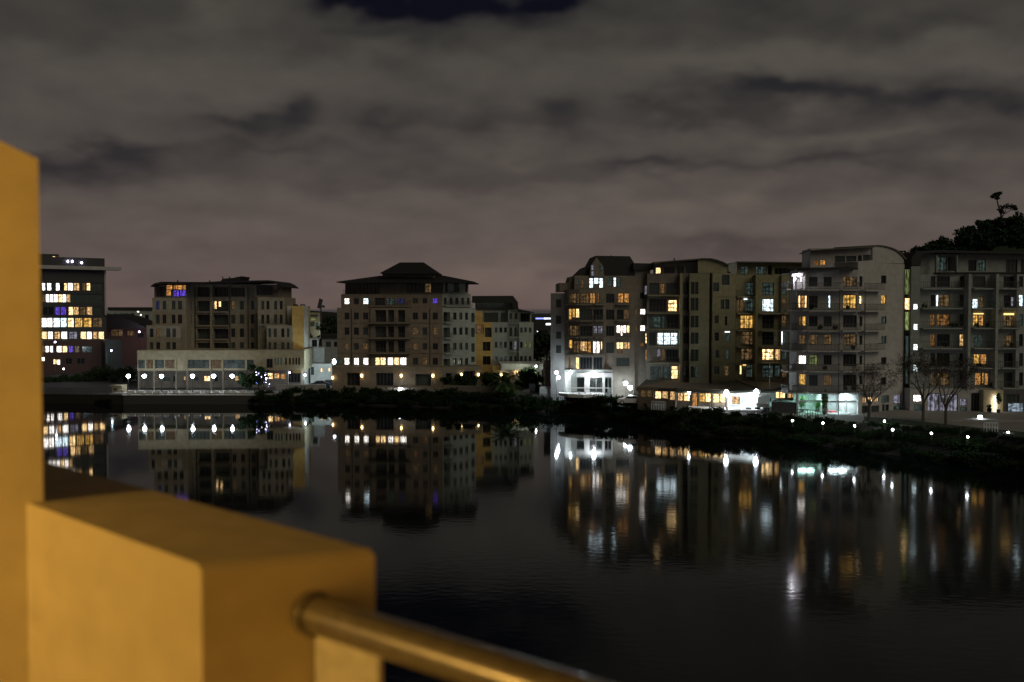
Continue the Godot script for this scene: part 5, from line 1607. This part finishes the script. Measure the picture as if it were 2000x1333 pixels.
	# ground floor
	ops = [["n", 1785, 772, 1801, 785, 1], ["k", 1785, 790, 1801, 809, 2], ["l", 1812, 768, 1835, 808, 3], ["l", 1837, 772, 1848, 806, 2], ["l", 1850, 770, 1872, 808, 3], ["l", 1876, 780, 1890, 793, 2], ["k", 1876, 795, 1890, 809, 2], ["d", 1897, 768, 1921, 809, 4]]
	fs = mass(b, "shop_wall", [[1780, 152.6], [1924, 152.2]], 8, 2.0, y_g - 0.005, {0: ops}, mats.grey)
	fs = mass(b, "entrance_wall", [[1924.2, 151], [1963, 151]], 6, 2.0, y_g - 0.005, {}, mats.cream)
	f = fs[0]
	fpart(b, "entrance_strip_lamp", mats.strip_cool, f, 1941, 774, 1945, 809.5, 0.02, 0.2)
	var al := AreaLight3D.new()
	al.name = "entrance_light"
	al.area_size = Vector2(0.3, 2.6)
	al.light_color = Color(1.0, 0.93, 0.8); al.light_energy = 5.0; al.shadow_enabled = true
	b.add_child(al, true)
	var q := on(f, 1943, 790)
	al.position = p3(f, q.x, q.y, 0.4) - world_of(b)
	al.rotation.y = PI
	al.rotation.y = 0.0
	mass(b, "screen_wall", [[1963.2, 151.6], [2070, 151.2]], 6, 2.0, y_g - 0.005, {0: [["d", 1966, 771, 1992, 786, 3], ["d", 1966, 806, 1999, 812, 3]]}, mats.darkgrey)
	f = facade(xz(1963.2, 151.5), xz(2070, 151.1))
	var qa := on(f, 1969.5, 804)
	var qc := on(f, 1998.5, 788.5)
	b = thing("display_screen", "pale blue lit display screen in the dark shopfront", "screen", p3(f, qa.x, qa.y, 0.05))
	placed(unit_pane(), "screen", mats.screen, b, Transform3D(Basis(Vector3(f.t.x, 0, f.t.y) * (qc.x - qa.x), Vector3.UP * (qc.y - qa.y), Vector3(f.n.x, 0, f.n.y)), Vector3.ZERO))
	var m := Mesher.new()
	fbox(m, f, 1968.6, 787.6, 1999.4, 805, -0.06, 0.03)
	part(m, "casing", mats.frame, b)
	# plant and pot at the entrance
	var w := xz(1954, 149.5)
	var p := Vector3(w.x, 2.95, w.y)
	var pt := thing("potted_plant", "tall slim green plant beside the cream entrance wall", "plant", p)
	m = Mesher.new()
	m.tube(p, p + Vector3(0, 0.5, 0), 0.22, 0.3, 10)
	part(m, "pot", mats.brick, pt)
	m = Mesher.new()
	m.tube(p + Vector3(0, 0.4, 0), p + Vector3(0.05, 1.9, 0), 0.04, 0.03, 6)
	part(m, "stem", mats.bark, pt)
	m = Mesher.new()
	var g := RandomNumberGenerator.new()
	g.seed = 19
	leaf_mass(m, p + Vector3(0, 2.2, 0), Vector3(0.4, 0.9, 0.4), 220, 0.16, Color(0.07, 0.13, 0.03), g)
	part(m, "foliage", mats.leaf, pt)
	w = xz(1936, 149.8)
	p = Vector3(w.x, 2.95, w.y)
	pt = thing("plant_urn", "dark round plant urn before the cream entrance wall", "urn", p)
	m = Mesher.new()
	m.ball(p + Vector3(0, 0.4, 0), Vector3(0.36, 0.4, 0.36))
	part(m, "bowl", mats.darkgrey, pt)
	m = Mesher.new()
	leaf_mass(m, p + Vector3(0, 0.95, 0), Vector3(0.35, 0.25, 0.35), 120, 0.12, Color(0.05, 0.08, 0.03), g)
	part(m, "foliage", mats.leaf, pt)

# ---------------------------------------------------------------- things behind the blocks
func make_far_things() -> void:
	# pale flat building and dark gabled house between the office and the terraced block
	var b := thing("distant_building", "pale flat-roofed building beyond the dark gabled house", "building", at(255, 650, 330))
	mass(b, "wall", [[212, 330], [297, 334]], 20, 2.0, hy(606, 332), {0: [["k", 220, 612, 228, 620, 2], ["n", 267, 608, 271, 610.5, 1], ["n", 273, 614, 276, 617, 1], ["k", 235, 612, 250, 620, 4], ["d", 255, 612, 262, 622, 2], ["d", 283, 615, 290, 632, 2]]}, mats.coolgrey)
	fpart(b, "roof", mats.roof, facade(xz(205, 330), xz(297, 334)), 210, 600.5, 298, 606, -18, 0.6)
	b = thing("gabled_house", "dark-roofed house with red-brown lit walls beyond the office block", "house", at(240, 660, 290))
	mass(b, "wall", [[206, 290], [284, 291]], 14, 2.0, hy(640, 290), {0: [["m", 216, 644, 240, 657, 5], ["m", 248, 647, 262, 656, 3], ["d", 268, 652, 280, 660, 2]]}, mats.brick)
	fslab(b, "roof", mats.roof, facade(xz(200, 289), xz(290, 289)), [[203, 642], [205, 616], [214, 614], [245, 622], [270, 632], [286, 640.5], [286, 642]], 0.8, 16)
	lamp_post("violet-white street lamp beside the red-brown gabled house", at(271.5, 648.5, 282), 2.3, 22, "", 0.24, "bulb_violet", Color(0.95, 0.85, 0.95))
	lamp_post("slim street lamp before the office block's upper brick wall", at(107, 668.5, 232), 2.3, 10, "", 0.2, "bulb_violet", Color(0.9, 0.9, 1.0))
	lamp_post("low street lamp at the foot of the office block", at(123.5, 721, 234), 2.3, 8, "", 0.2, "bulb_violet", Color(0.95, 0.9, 1.0))
	lamp_post("street lamp beside the office block's teal side wing", at(217, 685, 240), 2.3, 16, "", 0.2, "bulb_violet", Color(0.85, 0.95, 1.0))
	# small far building with a floodlight mast
	b = thing("distant_building", "yellow-green lit building behind the floodlight mast", "building", at(614, 640, 420))
	mass(b, "wall", [[603, 420], [625, 422]], 20, 2.0, hy(611, 420), {0: [["d", 605, 615, 620, 619, 3], ["g", 607, 622, 616, 626, 2], ["d", 605, 629, 614, 638, 2], ["k", 616, 630, 622, 640, 1]]}, mats.olive)
	b = thing("floodlight_mast", "dark floodlight mast standing above the low roofs", "mast", at(627, 650, 380))
	var m := Mesher.new()
	var p := at(627, 650, 380)
	m.tube(Vector3(p.x, 2, p.z), Vector3(p.x, hy(597, 380), p.z), 0.35, 0.22, 8)
	part(m, "pole", mats.frame, b)
	m = Mesher.new()
	var q := at(624, 593, 380)
	m.obox(q + Vector3(-0.9, -1.6, 0), Vector3(1.3, -0.6, 0), Vector3(0.9, 3.6, 0), Vector3(0, 0, 0.5))
	m.obox(at(628, 600, 380), Vector3(1.0, -0.4, 0), Vector3(0.3, 0.8, 0), Vector3(0, 0, 0.5))
	part(m, "lamp_rack", mats.frame, b)
	# dark roofs and trees between the blocks
	for d in [[640, 668, 646, 300, "dark flat-roofed shed between the white and brown blocks"], [1044, 1075, 662, 290, "teal-grey low building between the pale and gabled blocks"]]:
		b = thing("low_building", d[4], "building", at((d[0] + d[1]) / 2.0, 700, d[3]))
		mass(b, "wall", [[d[0] - 12, d[3]], [d[1] + 12, d[3]]], 12, 2.0, hy(d[2] + 14, d[3]), {0: [["d", d[0] - 4, d[2] + 22, d[0] + 6, d[2] + 32, 2], ["d", d[0] + 12, d[2] + 22, d[0] + 22, d[2] + 32, 2]]}, mats.coolgrey)
		fpart(b, "roof", mats.roof, facade(xz(d[0] - 14, d[3]), xz(d[1] + 14, d[3])), d[0] - 13, d[2] + 8, d[1] + 13, d[2] + 14, -11, 0.8)
	var dark := Color(0.03, 0.045, 0.025)
	for d in [[640, 622, 340, 10], [652, 618, 360, 12], [662, 626, 350, 10], [1046, 640, 300, 9], [1056, 645, 270, 8], [1068, 650, 260, 8], [590, 650, 330, 8]]:
		var foot := at(d[0], 700, d[2])
		foot.y = 2.3
		leafy_tree("background_tree", "dark rounded tree beyond the gap beside the " + ("white outbuilding" if d[0] < 800 else "gabled block"), foot, hy(d[1], d[2]) - 2.3, d[3], int(d[0]), dark, "trees between the blocks", 0.25, 0.7, 14, 60)
	# lights of far streets on the low hill
	for d in [[1060, 622.5, 640, "sign_blue", 9.0, 0.9], [1070, 622.5, 640, "strip_cool", 5.0, 0.9], [1071.5, 633.5, 600, "strip_cool", 3.2, 1.1]]:
		b = thing("illuminated_sign", ["blue lit roof sign on the far hillside", "white lit roof sign beside the blue one on the far hillside", "small white lit sign below the blue hillside sign"][int(d[4]) % 3 if d[4] != 5.0 else 1] if d[4] != 3.2 else "small white lit sign below the blue hillside sign", "sign", at(d[0], d[1], d[2]))
		m = Mesher.new()
		var c := at(d[0], d[1], d[2])
		m.box(c - Vector3(d[4] / 2, d[5] / 2, 0), c + Vector3(d[4] / 2, d[5] / 2, 0.3))
		part(m, "sign_face", mats[d[3]], b)
		m = Mesher.new()
		for s in [-0.4, 0.4]:
			m = Mesher.new()
			m.tube(c + Vector3(d[4] * s, -d[5] / 2, -0.2), Vector3(c.x + d[4] * s, 0, c.z - 0.2), 0.15, 0.15, 5)
			part(m, "post", mats.frame, b)
	for d in [[659, 624, 500], [1050, 648, 560], [647, 647, 420], [640, 648, 420]]:
		lamp_post("tiny distant street lamp among the dark trees", at(d[0], d[1], d[2]), 2.0, 10, "far street lamps", 0.24, "bulb_violet")
	# wooded hill
	var g := RandomNumberGenerator.new()
	g.seed = 91
	for k in 34:
		var px := lerpf(1752, 2040, (k % 17) / 16.0) + g.randf_range(-6, 6)
		var behind := k >= 17
		var crest := lerpf(495, 422, smoothstep(1755, 1975, px)) + g.randf_range(-5, 7) + (0 if behind else 24)
		var d := 400.0 if behind else 350.0
		var foot := at(px, crest + 34, d)
		leafy_tree("hill_tree", "dark dense tree on the wooded hill above the long block", foot, 34.0 * d / FOCAL, g.randf_range(8.0, 12.0), 300 + k, Color(0.03, 0.055, 0.03), "trees on the wooded hill", 0.2, 0.75, 12, 70)
	# tall thin tree standing clear of the hilltop
	var ft := at(1962, 440, 395)
	var tt := thing("tall_tree", "tall sparse tree with two tufts standing clear on the hilltop", "tree", ft)
	m = Mesher.new()
	var t1 := at(1957, 425, 395)
	var t2 := at(1949, 396, 395)
	var t3 := at(1947, 384, 395)
	m.tube(ft, t1, 0.5, 0.4, 6, false); m.tube(t1, t2, 0.35, 0.25, 6, false); m.tube(t2, t3, 0.25, 0.15, 6, false)
	m.tube(t1, at(1966, 410, 395), 0.3, 0.15, 6, false); m.tube(at(1963, 418, 395), at(1980, 407, 395), 0.2, 0.1, 6, false)
	part(m, "trunk", mats.bark, tt)
	m = Mesher.new()
	for c in [[1940, 384, 1.0], [1946, 381, 1.3], [1952, 378, 1.2], [1948, 387, 0.9], [1955, 410, 1.4], [1962, 405, 1.8], [1972, 403, 1.7], [1980, 406, 1.4], [1984, 408, 0.9], [1957, 414, 1.0]]:
		leaf_mass(m, at(c[0], c[1], 395), Vector3(1.0, 0.7, 1.0) * c[2], 70, 0.45, Color(0.03, 0.05, 0.03), g)
	part(m, "crown", mats.leaf, tt)

# ---------------------------------------------------------------- along the water
func make_waterside() -> void:
	# six lamps of the quay promenade
	for px in [250.0, 281.0, 315.0, 375.6, 417.0, 453.0]:
		lamp_post("cool white globe lamp on the straight quay promenade", at(px, 735, 197.5), 2.06, 4.0, "quay promenade lamps")
	# low white seat walls between them
	for s in [[247, 262], [266, 280], [284, 296], [300, 312], [317, 327], [338, 348], [358, 368], [378, 390], [399, 411], [416, 427], [436, 446], [449, 459], [468, 480]]:
		var c := at(s[0], 766, 195.2)
		var d := at(s[1], 766, 195.2)
		var m := Mesher.new()
		m.box(Vector3(c.x, 2.06, c.z - 0.5), Vector3(d.x, 2.52, c.z))
		var o := part(m, "quay_seat", mats.white)
		tag(o, "low white seat wall at the edge of the quay promenade", "bench", "seat walls of the quay")
	# railing at the reedy corner by the office block
	fence("low grey railing on the boardwalk before the office block", 88, 238, 196.2, 195.4, 1.85, 1.15, 40)
	fence("dark railing along the white riverside path", 1038, 1130, 181.4, 177.6, 1.95, 1.2, 24)
	fence("white railing on the restaurant's lower steps", 1274, 1300, 159.5, 158.2, 2.7, 1.1, 8)
	fence("grey railing before the glazed lobby", 1500, 1600, 145.8, 142.5, 2.95, 1.1, 20)
	fence("short pale railing on the lawn below the long block", 1926, 1953, 126.5, 126.0, 2.9, 1.2, 5)
	# kiosk
	var b := thing("kiosk", "small beige kiosk with a dark hatch beside the boardwalk", "kiosk", at(225, 767, 198))
	mass(b, "wall", [[215.5, 198], [236, 198]], 2.5, 1.8, hy(754.5, 198), {0: [["d", 220, 758.5, 228, 763, 2]]}, mats.cream)
	fpart(b, "roof", mats.cream, facade(xz(214, 198), xz(238, 198)), 214.5, 753, 237, 754.5, -2.8, 0.3)
	# lamps on the gabled block's forecourt
	var t := lamp_post("twin-headed cool white lamp beside the white riverside path", at(1087, 728, 176), 2.5, 12, "", 0.3)
	var m := Mesher.new()
	var h2 := at(1090.5, 738, 175.6)
	m.ball(h2, Vector3.ONE * 0.3)
	part(m, "lamp_globe", mats.bulb_cool, t)
	omni(t, h2 - Vector3(0, 0.46, 0), Color(0.9, 0.96, 1.0), 8)
	lamp_post("smaller cool white lamp behind the hedge of the gabled block", at(1222, 749, 176), 2.7, 14)
	lamp_post("tall bright cool white lamp beside the hedge and pale car", at(1231, 757.5, 170), 2.7, 20)
	# flood lamp over the white sign wall
	lamp_post("cool white flood lamp over the low white wall on the bank", at(781.5, 760.5, 196.5), 2.2, 14)
	b = thing("low_wall", "low white wall lit by the flood lamp on the bank", "wall", at(785, 770, 195.6))
	mass(b, "wall", [[770, 195.6], [800, 195.6]], 0.3, 1.6, hy(763.5, 195.6), {}, mats.white)
	b = thing("low_wall", "long pale plinth wall before the brown block", "wall", at(720, 765, 197.5))
	mass(b, "wall", [[640, 198.2], [865, 196.8]], 0.4, 1.6, hy(757.5, 197.5), {}, mats.taupe)
	b = thing("low_wall", "pale garden retaining wall beside the palm", "wall", at(920, 765, 192))
	mass(b, "wall", [[866, 194.5], [975, 190]], 0.4, 1.6, hy(754.5, 192), {}, mats.taupe)
	b = thing("low_wall", "white box wall beside the riverside path and gate pillar", "wall", at(1065, 768, 184))
	mass(b, "wall", [[1054, 184.5], [1079, 183.5]], 1.5, 1.9, hy(755.5, 184), {}, mats.white)
	b = thing("low_wall", "sandy ramp wall before the restaurant's end", "wall", at(580, 755, 200))
	mass(b, "wall", [[537, 201], [635, 202]], 0.5, 1.8, hy(752, 201), {}, mats.concrete)
	# flagpole
	var fp := at(1503, 786, 160)
	b = thing("flagpole", "tall slim white flagpole beside the parked truck", "flagpole", Vector3(fp.x, 2.8, fp.z))
	m = Mesher.new()
	m.tube(Vector3(fp.x, 2.8, fp.z), Vector3(fp.x, hy(711, 160), fp.z), 0.075, 0.045, 8)
	part(m, "pole", mats.white, b)
	m = Mesher.new()
	m.ball(Vector3(fp.x, hy(711, 160), fp.z), Vector3.ONE * 0.1, 8, 6)
	part(m, "finial", mats.white, b)
	# vehicles
	var c := at(1497, 796, 155.5)
	car("delivery_truck", "white delivery truck parked at the end of the restaurant", Vector3(c.x, 2.95, c.z), 1.1, mats.car_white, true)
	c = at(1520, 790, 158.5)
	car("parked_car", "white saloon car parked beside the delivery truck", Vector3(c.x, 2.85, c.z), 0.1, mats.car_white)
	c = at(1232, 797, 165.5)
	car("parked_car", "pale car parked behind the waterside hedge below the tall lamp", Vector3(c.x, 2.75, c.z), -0.2, mats.car_white)
	c = at(622, 752, 205.5)
	car("parked_car", "dark car parked before the low white building", Vector3(c.x, 2.35, c.z), 0.15, mats.car_dark)
	c = at(640, 751, 208)
	car("parked_car", "dark car parked beside the end of the brown block", Vector3(c.x, 2.35, c.z), 0.3, mats.car_dark)
	# dark fenced enclosure before the lobby
	b = thing("service_enclosure", "dark windowless service enclosure between truck and glazed lobby", "enclosure", at(1532, 808, 148))
	mass(b, "wall", [[1509, 150], [1556, 148.5]], 3.0, 2.0, hy(786, 149), {}, mats.darkgrey)
	# bollards and low lamps on the plaza
	var n := 0
	for q in [[1548.5, 822], [1607.7, 827], [1669.6, 832.5], [1744, 840], [1820, 847], [1891, 854]]:
		bollard("low white bollard lamp along the planted edge of the plaza", q[0], q[1], 2.75, 0.9)
	bollard("white bollard lamp beside the bare tree at the grey end wall", 1728, 823, 2.95, 3.0)
	lamp_post("brightest low globe lamp on the plaza before the long block", at(1915, 815.5, 139), 2.95, 12, "", 0.3)
	lamp_post("small globe lamp beside the short pale railing", at(1970, 845, 125), 2.9, 5, "", 0.15, "bulb_small")
	# raised planter walls on the plaza
	b = thing("low_wall", "curved pale kerb wall across the plaza lawn", "wall", at(1880, 832, 135))
	mass(b, "wall", [[1740, 141], [1800, 138.5], [1860, 137], [1930, 136.6], [2040, 138]], 0.4, 2.4, 3.2, {}, mats.concrete)
	m = Mesher.new()
	var pl := []
	for px in [1690.0, 1760.0, 1850.0, 1940.0, 2050.0]: pl.append([xz(px, shore_at(px)[2] + 0.1), xz(px, shore_at(px)[2] + 9.0)])
	for i in pl.size() - 1: m.quad(Vector3(pl[i][0].x, 2.93, pl[i][0].y), Vector3(pl[i + 1][0].x, 2.99, pl[i + 1][0].y), Vector3(pl[i + 1][1].x, 2.99, pl[i + 1][1].y), Vector3(pl[i][1].x, 2.99, pl[i][1].y))
	structure(m, "plaza_lawn", mats.lawn)
	# bare trees
	var w := xz(1700, 139)
	bare_tree("bare winter tree before the glazed lobby", Vector3(w.x, 2.95, w.y), 7.6, 41, 1300)
	w = xz(1806, 138)
	bare_tree("bare winter tree with a few clinging leaves before the long block", Vector3(w.x, 2.95, w.y), 9.2, 42, 3000)
	w = xz(1850, 131)
	bare_tree("widest bare winter tree on the plaza lawn", Vector3(w.x, 2.95, w.y), 9.4, 43, 2200)
	# palm and leafy trees
	w = xz(987, 189)
	palm("spreading palm on the bank before the pale block", Vector3(w.x, 1.6, w.y), 2.9, 4.2)
	for d in [[170, 738, 228, 7, 5.0], [120, 742, 226, 9, 4.2], [197, 724, 230, 8, 6.2], [232, 722, 226, 8, 6.5], [1026, 722, 205, 5, 5.5], [1035, 718, 206, 4, 6.0], [952, 730, 204, 4, 4.2], [912, 728, 200, 5, 4.4], [1060, 738, 196, 6, 4.6], [875, 735, 198, 3, 3.6], [505, 712, 203, 4, 6.4], [486, 726, 202, 4, 5.0]]:
		var foot := at(d[0], 760, d[2])
		foot.y = 2.1
		leafy_tree("leafy_tree", "dark leafy tree growing beside the " + landmark(d[0]), foot, hy(d[1], d[2]) - 2.1, d[3], 500 + int(d[0]), Color(0.035, 0.06, 0.03), "leafy trees behind the waterside", 0.22, 0.3, 14, 90)
	# shrubs along the bank
	var shapes := []
	for k in 5: shapes.append(shrub_mesh(700 + k, [Color(0.016, 0.032, 0.014), Color(0.02, 0.036, 0.014), Color(0.014, 0.028, 0.014), Color(0.018, 0.026, 0.013), Color(0.02, 0.038, 0.015)][k]))
	var g := RandomNumberGenerator.new()
	g.seed = 8
	var px := 196.0
	while px < 2080.0:
		var s := shore_at(px)
		for lane in 3:
			if px < 510 and (lane > 0 or px > 236): continue
			var q := px + g.randf_range(-8, 8)
			var f: float = [0.1, 0.55, 1.05][lane] + g.randf_range(-0.08, 0.08)
			var p := xz(q, lerpf(s[1], s[2], f))
			var y: float = clampf(lerpf(0.0, s[3], f), 0.0, s[3]) - 0.15
			var size: float = g.randf_range(0.95, 1.6) * [0.9, 1.05, 0.85][lane]
			if q > 1020 and q < 1130 and lane == 2: size *= 0.45
			if q > 1300 and lane == 2: size *= 0.7
			var o := placed(shapes[g.randi() % 5], "new_shrub", mats.leaf, self, Transform3D(Basis(Vector3.UP, g.randf() * TAU).scaled(Vector3(size * 1.5, size * g.randf_range(0.85, 1.25), size * 1.3)), Vector3(p.x, y, p.y)))
			o.name = numbered("bank_shrub")
			tag(o, "dark leafy shrub on the water bank below the " + landmark(q), "shrub", "shrubs along the bank")
		px += 21.0 if px < 1300 else 26.0
	# pot plants on the balconies of the two nearest blocks
	for d in [[1585, 606, 146.8, "grey arched block"], [1603, 645, 146.8, "grey arched block"], [1632, 645.5, 146.6, "grey arched block"], [1655, 606, 146.6, "grey arched block"], [1666, 684, 146.6, "grey arched block"], [1612, 724, 146.7, "grey arched block"], [1650, 764, 146.6, "grey arched block"], [1668, 764, 146.6, "grey arched block"],
		[1806, 602, 153.6, "long block"], [1858, 640, 153.2, "long block"], [1866, 640, 153.2, "long block"], [1845, 679, 153.2, "long block"], [1908, 640, 152.8, "long block"], [1930, 640, 152.8, "long block"], [1912, 718, 152.8, "long block"], [1938, 757, 152.8, "long block"], [1968, 602, 152.6, "long block"], [1975, 679, 152.6, "long block"]]:
		var o := placed(shapes[int(d[0]) % 5], "new_shrub", mats.leaf, self, Transform3D(Basis(Vector3.UP, d[0]).scaled(Vector3(0.5, 0.75, 0.3)), at(d[0], d[1], d[2])))
		o.name = numbered("balcony_plant")
		tag(o, "dark leafy plant standing on a balcony of the " + d[3], "plant", "plants on the balconies of the " + d[3])
	# clipped hedge lit by the lamps before the gabled block
	for k in 9:
		var hx := 1120.0 + k * 12.5
		var p := xz(hx, 174.5 - k * 0.75)
		var o := placed(shapes[(k * 2) % 5], "new_shrub", mats.leaf, self, Transform3D(Basis(Vector3.UP, k * 1.3).scaled(Vector3(1.5, 1.5, 1.3)), Vector3(p.x, 2.2, p.y)))
		o.name = numbered("hedge_shrub")
		tag(o, "lamplit green hedge shrub before the gabled block's terrace", "shrub", "hedge before the gabled block")

func fence(label: String, px0: float, px1: float, d0: float, d1: float, y: float, h: float, n: int) -> void:
	var a := xz(px0, d0)
	var b := xz(px1, d1)
	var t := thing("railing", label, "railing", Vector3(a.x, y, a.y))
	var p := Vector3(a.x, y, a.y)
	var q := Vector3(b.x, y, b.y)
	var mat: Material = mats.whiteframe if label.begins_with("white") or label.begins_with("short pale") else mats.rail
	for e in [1.0, 0.52]:
		var m := Mesher.new()
		m.tube(p + Vector3(0, h * e, 0), q + Vector3(0, h * e, 0), 0.04, 0.04, 6)
		part(m, "rail", mat, t)
	for i in n + 1:
		var m := Mesher.new()
		var c := p.lerp(q, float(i) / n)
		m.tube(c - Vector3(0, 0.3, 0), c + Vector3(0, h, 0), 0.045, 0.045, 6)
		part(m, "post", mat, t)

func landmark(px: float) -> String:
	for k in [[240, "office block"], [600, "terraced block's restaurant"], [760, "brown hip-roofed block"], [870, "flood lamp and white wall"], [945, "garden retaining wall"], [1035, "palm"], [1115, "white riverside path"], [1240, "gabled block's hedge"], [1420, "amber restaurant windows"], [1500, "restaurant's white wall"], [1680, "glazed lobby"], [1790, "grey arched end wall"]]:
		if px < k[0]: return k[1]
	return "long block's plaza lawn"
